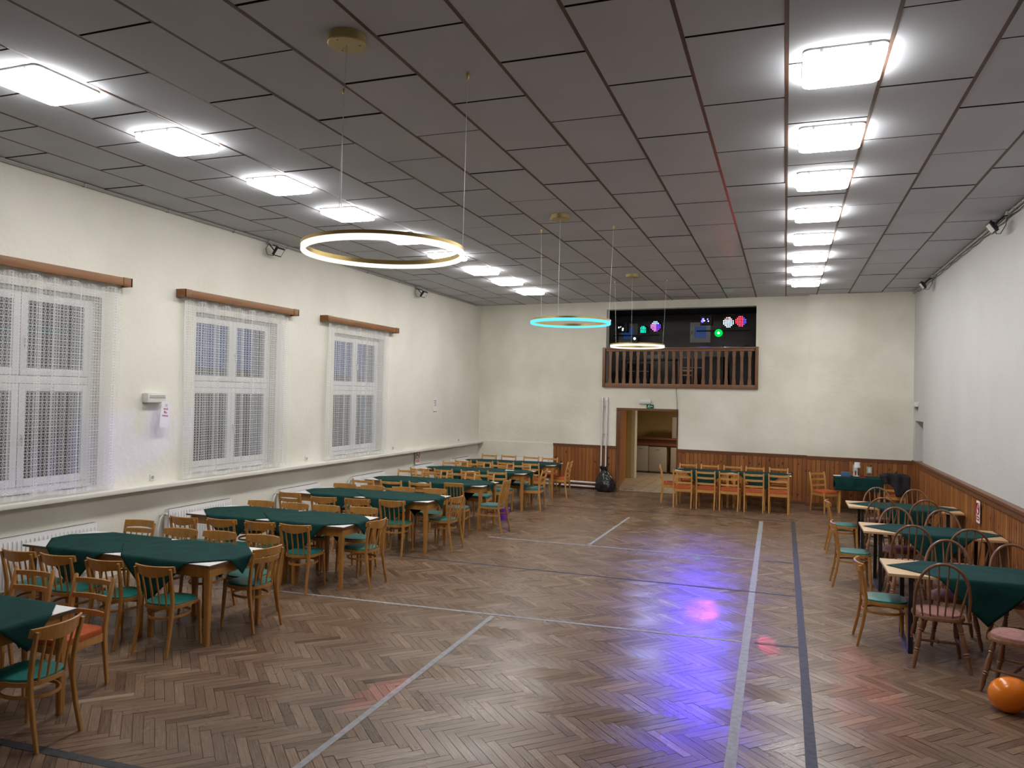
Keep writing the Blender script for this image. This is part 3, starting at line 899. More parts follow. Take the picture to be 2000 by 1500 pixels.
for i, (x, y) in enumerate(((-2.06, 16.62), (-1.58, 16.64), (-1.10, 16.64), (-0.60, 16.66), (-0.11, 16.68))):
    # nearest side: pushed under the table
    chair('L', (x, y), -3, '%s ladder-back chair from the doorway, near side of the rear table, orange seat' % ORD[i], G7)
for i, x in enumerate((-2.08, -1.60, -1.10, -0.62, -0.12)):
    chair('L', (x * 1.025, 18.32), 177, '%s ladder-back chair from the doorway, between rear table and panelling' % ORD[i], G7)
chair('L', (-2.66, 17.45), -80, 'orange-seated chair at the doorway end of the rear table', G7)
chair('L', (0.66, 17.78), -140, 'lone orange-seated chair turned beside the small desk', 'chairs at the desk')
chair('L', (2.14, 17.40), -5, 'ladder-back chair with a black jacket over its back, beside the desk', 'chairs at the desk')
GW_ = 'hoop-back chairs at the birch tables'
for (x, y, a, lab) in (
    (1.35, 7.70, -1, 'dark hoop-back chair nearest the camera, mauve seat in full view'),
    (2.12, 7.30, 62, 'hoop-back chair cut by the picture edge above the orange ball'),
    (1.61, 9.05, 180, 'hoop-back chair behind the nearest birch table, aisle side'),
    (2.20, 9.07, 181, 'hoop-back chair behind the nearest birch table, panelling side'),
    (1.42, 9.96, 0, 'hoop-back chair before the middle birch table, aisle side'),
    (2.01, 9.97, 0, 'hoop-back chair before the middle birch table, panelling side'),
    (1.43, 11.52, 180, 'hoop-back chair behind the middle birch table, aisle side'),
    (1.99, 11.54, 180, 'hoop-back chair behind the middle birch table, panelling side'),
    (1.39, 12.60, 0, 'hoop-back chair before the farthest birch table, aisle side'),
    (1.97, 12.64, 0, 'hoop-back chair before the farthest birch table, panelling side'),
    (1.46, 14.04, 180, 'hoop-back chair behind the farthest birch table, aisle side'),
    (2.02, 14.05, 180, 'hoop-back chair behind the farthest birch table, panelling side')):
    chair('N', (x * .987, y * .987), a, lab, GW_)
GE = 'chairs at the aisle ends of the birch tables'
chair('W', (0.70, 8.31), -88, 'spindle chair with curved rail at the aisle end of the nearest birch table', GE)
chair('S', (0.60, 10.72), -88, 'spindle chair at the aisle end of the middle birch table', GE)
chair('W', (0.64, 13.0), -88, 'spindle chair at the aisle end of the farthest birch table', GE)

# ---- tables
def table(x0, x1, y0, y1, label, group, top='laminate', wd='tablewood', H=.75):
    cx, cy = (x0 + x1) / 2, (y0 + y1) / 2
    t = thing('dining_table', label, 'table', (cx, cy, 0), 0, group)
    w, d = (x1 - x0) / 2, (y1 - y0) / 2
    b = MB(); b.box((-w, -d, H - .022), (w, d, H), mi=0, bev=.002)
    b.box((-w - .002, -d - .002, H - .024), (w + .002, d + .002, H - .004), mi=1); b.build('table_top', [top, 'edge'], t)
    a = MB(); i = .045
    a.box((-w + i, -d + i, H - .125), (w - i, -d + i + .022, H - .024)); a.box((-w + i, d - i - .022, H - .125), (w - i, d - i, H - .024))
    a.box((-w + i, -d + i, H - .125), (-w + i + .022, d - i, H - .024)); a.box((w - i - .022, -d + i, H - .125), (w - i, d - i, H - .024))
    a.build('apron', wd, t)
    for sx in (-1, 1):
        for sy in (-1, 1):
            l = MB(); l.sweep([(sx * (w - .065), sy * (d - .065), H - .024), (sx * (w - .065), sy * (d - .065), H - .15), (sx * (w - .062), sy * (d - .062), 0)], [1, 1, .72], rect=(.062, .062), up=(0, 1, 0)); l.build('leg', wd, t)
    return t
def cloth(cx, cy, half, rect, label, group, z=.7535, rot45=True, hw=None, hd=None, seed=0, matn='cloth'):
    """square cloth laid corner-wise over a table top rect=(x0,x1,y0,y1); what overhangs folds down"""
    x0, x1, y0, y1 = rect
    N_ = 44; rg = random.Random(seed); ph = [rg.uniform(0, 6) for _ in range(6)]
    vs = []; fs = []
    for i in range(N_ + 1):
        for j in range(N_ + 1):
            a, b = -1 + 2 * i / N_, -1 + 2 * j / N_
            if rot45: x, y = (a - b) / 2 * half, (a + b) / 2 * half
            else: x, y = a * hw, b * hd
            x += cx; y += cy
            zz = z + .0012 * math.sin(9 * x + ph[0]) * math.sin(7 * y + ph[1]) + .0012
            drop = 0
            for (lo, hi, ax) in ((x0, x1, 0), (y0, y1, 1)):
                v = (x, y)[ax]; e = max(lo - v, v - hi)
                if e > 0:
                    drop = max(drop, e); sgn = -1 if v < lo else 1
                    off = .011 + .012 * min(1, e / .1) + .018 * min(1, e / .3) * math.sin((y if ax == 0 else x) * 14 + ph[2 + ax]) * .6 + .02 * min(1, e / .3)
                    nv = (lo if v < lo else hi) + sgn * off
                    if ax == 0: x = nv
                    else: y = nv
            vs.append((x, y, zz - (drop - .014 * (1 - math.exp(-drop / .014)))))
    for i in range(N_):
        for j in range(N_):
            q = i * (N_ + 1) + j
            fs.append((q, q + N_ + 1, q + N_ + 2, q + 1))
    mb = MB(); mb.add([(p[0] - cx, p[1] - cy, p[2] - z) for p in vs], fs)
    o = mb.build('tablecloth', matn, loc=(cx, cy, z), smooth=60)
    md = o.modifiers.new('thickness', 'SOLIDIFY'); md.thickness = .002; md.offset = 1
    return tag(o, label, 'tablecloth', group)
ROWY = [(3.36, 4.16), (5.60, 6.44), (7.83, 8.66), (10.15, 10.97), (12.30, 13.10), (14.62, 15.40), (16.75, 17.52)]
ROWX = [(-7.15, -4.82)] + [(-7.24, -4.90)] * 2 + [(-7.27, -4.93)] * 2 + [(-7.32, -4.96)] * 2
GT = 'white-topped tables along the window wall'; GC = 'green cloths on the window-side tables'
for r, ((y0, y1), (x0, x1)) in enumerate(zip(ROWY, ROWX)):
    xs = x1 - .79
    table(x0, xs - .004, y0, y1, 'long white-topped table next the windows, %s window-side row' % TN[r], GT)
    table(xs + .004, x1, y0, y1, 'short white-topped table at the aisle end of the %s window-side row' % TN[r], GT)
    cy = (y0 + y1) / 2
    ro = (x0, x1, y0, y1)
    cloth(x0 + .70, cy + .01, .81, ro, 'dark green cloth near the windows on the %s window-side table' % TN[r], GC, seed=r)
    cloth(x1 - .66 + (.02 if r else .05), cy - .01, .82, ro, 'dark green cloth towards the aisle on the %s window-side table' % TN[r], GC, z=.7590, seed=20 + r)
# rear long table
RT = (-2.31, 0.14, 17.18, 17.84)
table(RT[0], RT[0] + 1.21, RT[2], RT[3], 'white-topped rear table, half nearest the doorway', 'tables by the rear wall', wd='beech2')
table(RT[0] + 1.22, RT[1], RT[2], RT[3], 'white-topped rear table, half nearest the desk', 'tables by the rear wall', wd='beech2')
cloth(-1.66, 17.51, .76, RT, 'green cloth on the rear table, nearest the doorway', 'cloths on the rear table', seed=41)
cloth(-0.50, 17.51, .76, RT, 'green cloth on the rear table, nearest the desk', 'cloths on the rear table', seed=42)
# small desk
DK = (1.04, 1.92, 17.50, 18.10)
table(*DK, 'small desk with a draped green cloth against the panelling', 'tables by the rear wall', wd='beech2')
cloth(1.48, 17.80, 0, DK, 'green cloth draped over the front of the small desk', 'desk cloth', rot45=False, hw=.56, hd=.575, seed=43)
# birch tables on black frames
GB = 'birch tables on black metal frames'
def birch(x0, x1, y0, y1, label):
    cx, cy = (x0 + x1) / 2, (y0 + y1) / 2; w, d = (x1 - x0) / 2, (y1 - y0) / 2
    t = thing('dining_table', label, 'table', (cx, cy, 0), 0, GB)
    b = MB(); b.box((-w, -d, .722), (w, d, .75), bev=.003); b.build('table_top', 'palewood', t)
    for s in (-1, 1):
        f_ = MB(); x = s * (w - .20); q = .02; dd = d - .06
        f_.box((x - q, -dd, 0), (x + q, -dd + .04, .722)); f_.box((x - q, dd - .04, 0), (x + q, dd, .722))
        f_.box((x - q, -dd + .04, 0), (x + q, dd - .04, .04)); f_.box((x - q, -dd + .04, .682), (x + q, dd - .04, .722))
        f_.build('leg_frame', 'black', t)
    b = MB(); b.box((-w + .22, -.02, .69), (w - .22, .02, .722)); b.build('beam', 'black', t)
BT = [(0.94, 2.50, 8.0, 8.74), (0.945, 2.505, 10.48, 11.23), (0.94, 2.50, 12.80, 13.55)]
for i, q in enumerate(BT):
    nm = ('nearest', 'middle', 'farthest')[i]
    birch(*q, '%s birch-topped table on a black metal frame' % nm)
    cloth((q[0] + q[1]) / 2 + .03, (q[2] + q[3]) / 2, .79, q, 'green cloth laid cornerwise on the %s birch table' % nm, 'cloths on the birch tables', seed=60 + i)

# ---- net curtains and pelmets
CUR = [(4.95, 7.24), (8.33, 10.66), (11.78, 14.03)]
PEL = [(4.60, 7.33), (8.22, 10.80), (11.64, 14.32)]
CN = ('nearest', 'middle', 'farthest')
for i in range(3):
    a, b = PEL[i]
    t = thing('curtain_pelmet', 'orange-brown wooden pelmet above the %s window' % CN[i], 'pelmet', (XL, (a + b) / 2, 3.61), 0, 'wooden pelmets')
    w = (b - a) / 2
    p = MB(); p.box((.13, -w, 0), (.15, w, .10), bev=.002); p.box((0, -w, .085), (.13, w, .10)); p.build('board', 'pelmet', t)
    for s in (-1, 1):
        e = MB(); e.box((0, s * (w - .02), -.004), (.155, s * (w + .003), .104), bev=.002); e.box((.13, s * (w - .13), -.004), (.155, s * w, .104), bev=.002); e.build('end_cap', 'pelmet', t)
    rl = MB(); rl.box((.06, -w + .05, .06), (.085, w - .05, .083)); rl.build('curtain_track', 'plastic', t)
    a, b = CUR[i]
    t = thing('net_curtain', 'white lace net curtain over the %s window' % CN[i], 'curtain', (XL + .075, (a + b) / 2, 1.10), 0, 'net curtains')
    def panel(y0, y1, z0, z1, xoff, seed, fold=.016):
        rg = random.Random(seed); ph = [rg.uniform(0, 6.28) for _ in range(4)]
        nu, nv = int((y1 - y0) / .018), 24; vs = []; fs = []; uvs = []
        def P(i_, j_):
            y = y0 + (y1 - y0) * i_ / nu; z = z0 + (z1 - z0) * j_ / nv; tz = j_ / nv
            amp = fold * (.55 + .45 * tz)
            x = amp * (math.sin(y * 24 + ph[0] + .5 * math.sin(y * 5 + ph[1])) + .6 * math.sin(y * 11 + ph[2]))
            zz = z + (.012 * math.sin(y * 9 + ph[3]) if j_ == 0 else 0)
            return (xoff + x, y - (a + b) / 2 + .02 * math.sin(z * 2 + ph[3]) * (1 if i_ in (0, nu) else .3), zz - 1.10)
        k = 1.25
        for i_ in range(nu + 1):
            for j_ in range(nv + 1): vs.append(P(i_, j_))
        for i_ in range(nu):
            for j_ in range(nv):
                q = i_ * (nv + 1) + j_
                fs.append((q, q + nv + 1, q + nv + 2, q + 1))
                u0, u1 = i_ * (y1 - y0) / nu * k, (i_ + 1) * (y1 - y0) / nu * k
                v0, v1 = z0 + (z1 - z0) * j_ / nv, z0 + (z1 - z0) * (j_ + 1) / nv
                uvs.append([(u0, v0), (u1, v0), (u1, v1), (u0, v1)])
        mb = MB(); mb.add(vs, fs, 0, .5, uvs); return mb
    panel(a, b, 1.115, 3.665, 0, i * 7 + 1).build('lace_panel', 'lace', t, smooth=80)

# ---- radiators
def radiator(y0, y1, label, rear_frame=False):
    n = int((y1 - y0) / .05); h = .56
    t = thing('radiator', label, 'radiator', (XL + .02, (y0 + y1) / 2, .16), 0, 'panel radiators') if not rear_frame else \
        thing('radiator', label, 'radiator', rw((y0 + y1) / 2, -.04, .16), BWA - PI / 2, 'panel radiators')
    w = (y1 - y0) / 2
    p = MB(); p.box((.085, -w, 0), (.10, w, h), bev=.004)
    for k in range(n):
        y = -w + (k + .5) * 2 * w / n
        p.sweep([(.10, y, .03), (.106, y, .05), (.106, y, h - .06), (.10, y, h - .04)], 1, rect=(.022, .006), up=(1, 0, 0))
    p.build('front_panel', 'white', t)
    p = MB(); p.box((.02, -w, 0), (.03, w, h), bev=.003); p.box((.02, -w, .0), (.10, -w + .004, h)); p.box((.02, w - .004, .0), (.10, w, h)); p.build('back_panel', 'white', t)
    g_ = MB(); g_.box((.02, -w, h), (.10, w, h + .006), mi=0)
    for k in range(n * 2):
        y = -w + (k + .5) * w / n
        g_.box((.032, y - .0085, h + .006), (.090, y + .0085, h + .0068), mi=1)
    g_.build('top_grille', ['white', 'slot'], t)
    v = MB(); s = -1
    v.sweep([(.06, s * w, h - .06), (.06, s * (w + .05), h - .05), (.06, s * (w + .10), h - .10), (.045, s * (w + .12), h - .22), (.045, s * (w + .12), -.10)], .011, 8)
    v.build('feed_pipe', 'white', t)
    k = MB(); k.rod((.06, s * (w + .0), h - .055), (.06, s * (w + .045), h - .05), .02, 10, mi=0); k.rod((.06, s * (w + .05), h - .05), (.115, s * (w + .05), h - .04), .017, 10, mi=0)
    k.build('valve', 'plastic', t)
    br = MB()
    for y in (-w + .12, w - .12): br.box((-.019, y - .02, .1), (.02, y + .02, .45))
    br.build('bracket', 'white', t)
RADS = [(5.35, 6.94), (8.07, 9.30), (10.46, 11.58), (12.69, 13.91), (15.25, 16.24), (17.33, 18.40)]
for i, (a, b) in enumerate(RADS):
    radiator(a, b, 'white panel radiator on the window wall, %s from the camera' % ORD[i])
radiator(.62, 2.10, 'white panel radiator on the rear wall beside the panelling', True)

# ---- small things on the window wall
t = thing('hand_dryer', 'white wall unit between the nearest and middle windows', 'wall unit', (XL, 7.84, 2.16))
b = MB(); b.box((0, -.16, 0), (.10, .16, .125), bev=.012); b.build('body', 'plastic', t)
b = MB(); b.box((.099, -.13, .06), (.104, .13, .075)); b.box((.099, -.13, .085), (.104, .13, .095)); b.build('grille', 'grey_plastic', t)
def paper(name, label, loc, w, h, axis, tilt=0.0, group=None):
    """sheet hanging on a wall: returns its thing and a drawing function in sheet coordinates"""
    t = thing(name, label, 'notice', loc, 0, group)
    t.rotation_euler = axis
    b = MB(); b.box((-w / 2, -.0015, -h / 2), (w / 2, .0, h / 2)); b.build('sheet', 'paper', t)
    return t
def text(t, s, x, z, size, matn, name='lettering', off=-.004):
    cu_ = bpy.data.curves.new(name, 'FONT'); cu_.body = s; cu_.size = size; cu_.align_x = 'CENTER'; cu_.extrude = .0004
    o = bpy.data.objects.new(name, cu_); C.objects.link(o); o.parent = t
    o.location = (x, off, z); o.rotation_euler = (PI / 2, 0, 0)
    me = bpy.data.meshes.new_from_object(o); bpy.data.objects.remove(o); me.materials.clear(); me.materials.append(MT[matn])
    o = bpy.data.objects.new(name, me); C.objects.link(o); o.parent = t; o.location = (x, off, z); o.rotation_euler = (PI / 2, 0, 0)
    return o
# faces +X on the window wall: sheet x-axis -> +Y
AXL = (0, 0, PI / 2)
t = paper('paper_notice', 'white paper note with red handwriting hanging from the wall unit', (XL + .115, 7.96, 2.00), .155, .34, (R(0), R(6), PI / 2))
for s, z in (('12', .11), ('emž', .065), ('Bia', .02), ('mmm', -.025)): text(t, s, 0, z, .045, 'redink')
t = paper('paper_notice', 'small white paper notice on the wall right of the farthest window', (XL + .004, 16.46, 2.06), .20, .36, AXL)
for k, z in enumerate((.12, .08, .04, 0.0)):
    b = MB(); b.box((-.06 + .01 * k, -.004, z - .006), (.07, -.0018, z + .006)); b.build('lettering', 'blackink', t)
b = MB(); b.box((-.08, -.004, -.155), (-.02, -.0018, -.135)); b.box((.02, -.004, -.155), (.08, -.0018, -.135)); b.build('lettering', 'blackink', t)
def no_smoking(label, loc, axis, w=.22, h=.31):
    t = thing('no_smoking_sign', label, 'sign', loc, 0, 'no-smoking signs'); t.rotation_euler = axis
    b = MB(); b.box((-w / 2, -.003, -h / 2), (w / 2, 0, h / 2)); b.build('plate', 'paper', t)
    b = MB(); n = 40
    b.sweep([(.078 * math.cos(2 * PI * i / n), -.0045, .045 + .078 * math.sin(2 * PI * i / n)) for i in range(n)], 1, rect=(.003, .02), closed=True, up=(0, 1, 0))
    b.sweep([(-.055, -.0055, .10), (.055, -.0055, -.01)], 1, rect=(.018, .003), up=(0, 1, 0))
    b.build('prohibition_ring', 'redink', t)
    b = MB(); b.box((-.05, -.0042, .035), (.045, -.003, .053)); b.sweep([(.05, -.004, .05), (.045, -.004, .07), (.055, -.004, .085)], .004, 6); b.build('cigarette_symbol', 'blackink', t)
    b = MB(); b.box((-.075, -.0045, -.115), (.075, -.003, -.06)); b.build('caption_bar', 'redink', t)
    b = MB(); b.box((-.05, -.0056, -.095), (.05, -.0046, -.08)); b.build('caption_line', 'paper', t)
no_smoking('no-smoking sign under the sill ledge on the window wall', (XL + .052, 15.52, .90), AXL)
no_smoking('no-smoking sign on the panelling of the white wall', (XR - .085, 11.98, .89), (0, 0, -PI / 2), .20, .30)
for i, y in enumerate((7.88, 11.32, 14.44, 17.9)):
    t = thing('wall_socket', 'round white socket above the sill, %s from the camera' % ORD[i], 'socket', (XL, y, 1.17), 0, 'sockets above the sill')
    b = MB(); b.box((0, -.04, -.04), (.012, .04, .04), bev=.008); b.build('plate', 'plastic', t)
    b = MB(); b.lathe([(.022, 0), (.022, .003)], 16, M=Matrix.Translation((.012, 0, 0)) @ Matrix.Rotation(PI / 2, 4, 'Y')); b.build('socket_face', 'grey_plastic', t)

# ---- floodlights under the ceiling and their conduits
def flood(loc, rz, label, tilt=35, pitch=0):
    t = thing('floodlight', label, 'floodlight', loc, rz, 'small black floodlights')       # local: +x out from the wall
    b = MB(); b.box((0, -.05, -.02), (.05, .05, .05), bev=.006); b.build('junction_box', 'grey_plastic', t)
    A = Matrix.Translation((.20, 0, -.14)) @ Matrix.Rotation(R(tilt), 4, 'Y') @ Matrix.Rotation(R(pitch), 4, 'Z')
    b = MB(); b.box((-.02, -.10, -.075), (.02, .10, .075), bev=.008, M=A)
    for k in range(5): b.box((-.035, -.07 + k * .035 - .004, -.05), (-.02, -.07 + k * .035 + .004, .05), M=A)
    b.build('housing', 'blackp', t)
    b = MB(); b.box((.0195, -.08, -.055), (.0225, .08, .055), M=A); b.build('lens', 'plastic', t)
    b = MB()
    for s in (-1, 1): b.sweep([(.03, s * .03, -.01), (.10, s * .105, -.03), A @ Vector((0, s * .108, 0))], 1, rect=(.006, .02))
    b.build('bracket', 'blackp', t)
    b = MB(); b.sweep([(.03, -.03, -.02), (.03, -.10, -.10), (.08, -.12, -.20), (.14, -.06, -.21), A @ Vector((-.03, 0, 0))], .005, 6); b.build('cable', 'blackp', t)
flood((XL, 10.15, CEIL - .055), 0, 'black floodlight under the ceiling above the middle window')
flood((XL, 15.35, CEIL - .055), 0, 'black floodlight under the ceiling past the farthest window')
flood((XR, 10.9, CEIL - .055), PI, 'black floodlight at the top of the white wall, nearer the camera', 35)
flood((XR, 16.0, CEIL - .055), PI, 'black floodlight at the top of the white wall, near the rear corner', 35)
for (x, s, lab, yy) in ((XL, 1, 'grey cable conduit along the top of the window wall', 18.9), (XR, -1, 'grey cable conduit along the top of the white wall', 18.3)):
    t = thing('cable_conduit', lab, 'conduit', (x, 8, CEIL - .03), 0, 'cable conduits')
    b = MB(); b.rod((s * .025, -7, 0), (s * .025, yy - 8, 0), .016, 8); b.build('pipe', 'grey_plastic', t)
    b = MB()
    pts = [(s * .02, -7 + .35 * k, -.045 - (.018 if k % 2 else 0)) for k in range(int((yy - 1) / .35))]
    if s < 0: b.sweep(pts, .006, 6); b.build('cable', 'blackp', t)
    b = MB()
    for k in range(12): b.box((0, -6.5 + k * 1.3, -.02), (s * .045, -6.48 + k * 1.3, .02))
    b.build('clamp', 'grey_plastic', t)
t = thing('wall_lamp', 'small white emergency lamp high on the white wall near the corner', 'emergency light', (XR, 17.75, 2.28))
b = MB(); b.box((-.09, -.12, 0), (0, .12, .10), bev=.01); b.build('body', 'plastic', t)
b = MB(); b.box((-.06, -.03, -.06), (-.01, .03, 0), bev=.004); b.build('sensor', 'grey_plastic', t)

# ---- rear wall: pipes, exit sign, lamp, cable, balustrade
t = thing('heating_pipes', 'pair of white heating pipes beside the doorway and along the panelling', 'pipes', rw(3.55, 0, 0), BWA)
for k, (du, z) in enumerate(((-.03, .165), (.09, .065))):
    b = MB(); d = -.075
    b.sweep([(du, .0, 2.33), (du, -.03, 2.335), (du, -.06, 2.31), (du, d, 2.26), (du, d, z + .06), (du - .02, d, z + .015), (du - .06, d, z), (-2.9 + .1 * k, d, z)], .024, 12); b.build('pipe', 'white', t)
b = MB()
for z in (.5, 1.4, 2.1): b.box((-.06, -.075, z), (.12, -.04, z + .02))
b.build('clamp', 'grey_plastic', t)
t = thing('trash_bag', 'black bin bag slumped on the floor below the white pipes', 'trash bag', (-4.19, 18.66, 0))
b = MB(); n, mrows = 28, 16; vs = []; fs = []
prof = [(0.02, 0.0), (.20, .0), (.255, .05), (.262, .12), (.245, .20), (.215, .28), (.175, .36), (.13, .43), (.095, .48), (.075, .52), (.085, .56), (.11, .60), (.06, .605)]
for i, (r_, z) in enumerate(prof):
    for j in range(n):
        q = 2 * PI * j / n
        k = 1 + (.07 * math.sin(5 * q + z * 9) + .05 * math.sin(9 * q - z * 14)) * (1 if 0 < i else 0)
        sw = .05 * (z / .6) ** 2
        vs.append((r_ * k * math.cos(q) - sw, r_ * k * math.sin(q) * .85, z + (.025 * math.sin(3 * q) if z > .5 else 0)))
for i in range(len(prof) - 1):
    for j in range(n): fs.append((i * n + j, i * n + (j + 1) % n, (i + 1) * n + (j + 1) % n, (i + 1) * n + j))
fs.append(tuple(range(n - 1, -1, -1))); fs.append(tuple((len(prof) - 1) * n + j for j in range(n)))
b.add(vs, fs); b.build('bag_body', 'bagm', t, smooth=70)
t = thing('emergency_light', 'white emergency light tube above the doorway', 'emergency light', rw(4.61, 0, 2.20), BWA)
b = MB(); b.box((-.15, -.06, 0), (.15, 0, .10), bev=.015); b.build('body', 'plastic', t)
b = MB(); b.box((-.13, -.07, .03), (.13, -.06, .07), bev=.004); b.build('cover', 'offwhite', t)
t = thing('exit_sign', 'green running-man exit sign just above the doorway', 'sign', rw(4.735, 0, 2.14), BWA)
b = MB(); b.box((-.085, -.03, -.045), (.085, 0, .045)); b.build('panel', 'exitg', t)
b = MB()
b.lathe([(.0, 0), (.009, .001), (.009, .002)], 10, M=Matrix.Translation((-.028, -.031, .026)) @ Matrix.Rotation(PI / 2, 4, 'X'))
for a_, c_ in (((-.03, .015), (-.038, -.008)), ((-.038, -.008), (-.022, -.020)), ((-.022, -.02), (-.026, -.036)), ((-.038, -.008), (-.054, -.022)), ((-.054, -.022), (-.066, -.022)), ((-.03, .012), (-.05, .008)), ((-.03, .012), (-.012, .002))):
    b.sweep([(a_[0], -.0315, a_[1]), (c_[0], -.0315, c_[1])], 1, rect=(.009, .002), up=(0, 1, 0))
b.box((.01, -.0325, -.005), (.05, -.030, .005)); b.add([(.045, -.032, -.018), (.072, -.032, 0), (.045, -.032, .018)], [(0, 1, 2)])
b.box((-.004, -.0325, -.037), (.004, -.030, .037))
b.build('running_man', 'paper', t)
t = thing('hanging_cable', 'thin dark cable hanging from the gallery down the doorway edge', 'cable', rw(5.40, -.03, 2.62), BWA)
b = MB(); b.sweep([(-.02, .0, .05), (-.02, -.01, -.1), (.0, 0, -.3), (.015, -.012, -.54), (.02, -.01, -.9), (.022, -.01, -1.2)], .006, 6); b.build('cord', 'blackp', t)

t = thing('balustrade', 'reddish wooden balustrade across the gallery opening', 'balustrade', rw((OP[0] + OP[1]) / 2, -.03, 2.60), BWA)
hw = (OP[1] - OP[0]) / 2 + .03
b = MB(); b.box((-hw, -.03, 0), (hw, .05, .10), bev=.006); b.build('bottom_rail', 'balus', t)
b = MB(); b.box((-hw + .04, -.05, .955), (hw - .04, .06, .995), bev=.008); b.box((-hw + .05, -.02, .90), (hw - .05, .03, .955), bev=.003); b.build('handrail', 'balus', t)
for s in (-1, 1):
    b = MB(); b.box((s * hw - .035, -.045, 0), (s * hw + .035, .055, 1.0), bev=.005); b.build('newel_post', 'balus', t)
nb = 20
for i in range(nb):
    x = -hw + .16 + i * (2 * hw - .32) / (nb - 1)
    prof = [(.043, .10), (.043, .20), (.032, .24), (.032, .76), (.043, .80), (.043, .90)]
    b = MB(); vs = []; fs = []
    for (w_, z) in prof:
        for (sx, sy) in ((-1, -1), (1, -1), (1, 1), (-1, 1)): vs.append((x + sx * w_, .005 + sy * .011, z))
    for k in range(len(prof) - 1):
        for j in range(4): fs.append((k * 4 + j, k * 4 + (j + 1) % 4, (k + 1) * 4 + (j + 1) % 4, (k + 1) * 4 + j))
    fs.append((3, 2, 1, 0)); fs.append(tuple(len(prof) * 4 - 4 + j for j in range(4)))
    b.add(vs, fs); b.build('baluster', 'balus', t, smooth=0)

# ---- stage lights in the gallery (u, depth, height on the rear-wall frame)
LD = 1.0
def lamp_spot(name, parent, local, target, col, power, size=R(12), blend=.6, rad=.05):
    ld = bpy.data.lights.new(name, 'SPOT'); ld.color = col; ld.energy = power; ld.spot_size = size; ld.spot_blend = blend; ld.shadow_soft_size = rad
    o = bpy.data.objects.new(name, ld); C.objects.link(o); o.parent = parent; o.location = local
    M_ = parent.matrix_world if False else (Matrix.Translation(parent.location) @ Matrix.Rotation(parent.rotation_euler.z, 4, 'Z'))
    wl_ = M_ @ Vector(local)
    q = (Vector(target) - wl_).to_track_quat('-Z', 'Y').to_matrix().to_4x4()
    lq = Matrix.Rotation(-parent.rotation_euler.z, 4, 'Z') @ q
    o.rotation_euler = lq.to_euler()
    return o
def par_can(u, z, label, cols, beams, big=False, glow=(0, 0, 0), grp='lamps on the gallery light stands', d=LD):
    t = thing('par_lamp', label, 'stage light', rw(u, d, z), BWA, grp)
    r = .150 if big else .120
    A = Matrix.Rotation(R(12), 4, 'X') @ Matrix.Rotation(PI / 2, 4, 'X')      # barrel axis -> towards the hall
    b = MB(); b.lathe([(r * .55, -.16), (r * .9, -.14), (r, -.05), (r, .05), (r * .93, .05), (r * .93, .035)], 24, M=A); b.build('can', 'blackp', t)
    ln = MB(); ln.lathe([(.001, .030), (r * .92, .030)], 24, M=A, cap=False); ln.build('lens', emis('lit_lens', glow, 1.0), t)
    rg = random.Random(int(u * 100)); k = 0
    groups = {}
    for i in range(-3, 4):
        for j in range(-3, 4):
            x, y = i * r * .26, j * r * .26
            if math.hypot(x, y) > r * .86: continue
            c = cols(i, j)
            if c is None: continue
            groups.setdefault(c, []).append((x, y))
    for c, pts in groups.items():
        e = MB()
        for (x, y) in pts: e.lathe([(.001, .036), (r * .125, .034)], 8, M=A @ Matrix.Translation((x, -y, 0)), cap=False)
        e.build('led_cluster', emis('led', c[:3], c[3]), t)
    y_ = MB(); y_.sweep([(-r - .012, 0, 0), (-r - .012, .02, -.13), (r + .012, .02, -.13), (r + .012, 0, 0)], 1, rect=(.005, .025)); y_.build('yoke', 'blackp', t)
    for (col, tg, pw, sz) in beams:
        lamp_spot('beam', t, (0, -.08, 0), tg, col, pw, sz)
    return t
BLUE, RED, CYA, GRN, PNK, WHT = (.08, .05, 1.0), (1, .03, .05), (.3, .75, 1.0), (0, 1, .35), (1, .15, .6), (1, 1, 1)
def uz(px_u): return px_u
# left stand
def stand(u, ztop, w, label, d=LD + .05):
    t = thing('light_stand', label, 'light stand', rw(u, d, 2.62), BWA, 'gallery light stands')
    h = ztop - 2.62
    b = MB(); b.rod((0, 0, .02), (0, 0, h), .02, 10); b.build('pole', 'black', t)
    b = MB(); b.rod((-w, 0, h), (w, 0, h), .018, 10); b.build('crossbar', 'black', t)
    for a in (90, 210, 330):
        l = MB(); l.rod((0, 0, .45), (.26 * math.cos(R(a)), .26 * math.sin(R(a)), .012), .012, 8); l.build('leg', 'black', t)
stand(4.08, 3.99, .62, 'black light stand with crossbar in the gallery, doorway side')
stand(6.30, 4.08, .66, 'black light stand with crossbar in the gallery, far side')
# moving heads
def scan_light(u, z, label, leds, w=.28, h=.24):
    t = thing('effect_light', label, 'stage light', rw(u, LD, z), BWA, 'lamps on the gallery light stands')
    b = MB(); b.box((-w / 2, -.02, -h / 2), (w / 2, .2, h / 2), bev=.02); b.build('housing', 'blackp', t)
    f_ = MB(); f_.lathe([(.10, .0), (.09, .02), (.05, .03), (.001, .03)], 20, M=Matrix.Translation((-.01, -.02, -.03)) @ Matrix.Rotation(PI / 2, 4, 'X'), cap=False); f_.build('lens', 'blackp', t)
    for (x, zz, r_, c) in leds:
        e = MB(); e.lathe([(r_, 0), (r_ * .7, .008), (.001, .010)], 10, M=Matrix.Translation((x, -.052, zz)) @ Matrix.Rotation(PI / 2, 4, 'X'), cap=False); e.build('led', emis('led', c[:3], c[3]), t)
    y_ = MB(); y_.box((-w / 2 - .02, .05, -h / 2 - .02), (-w / 2 - .005, .09, h / 2 + .03)); y_.box((w / 2 + .005, .05, -h / 2 - .02), (w / 2 + .02, .09, h / 2 + .03)); y_.build('yoke', 'blackp', t)
    return t
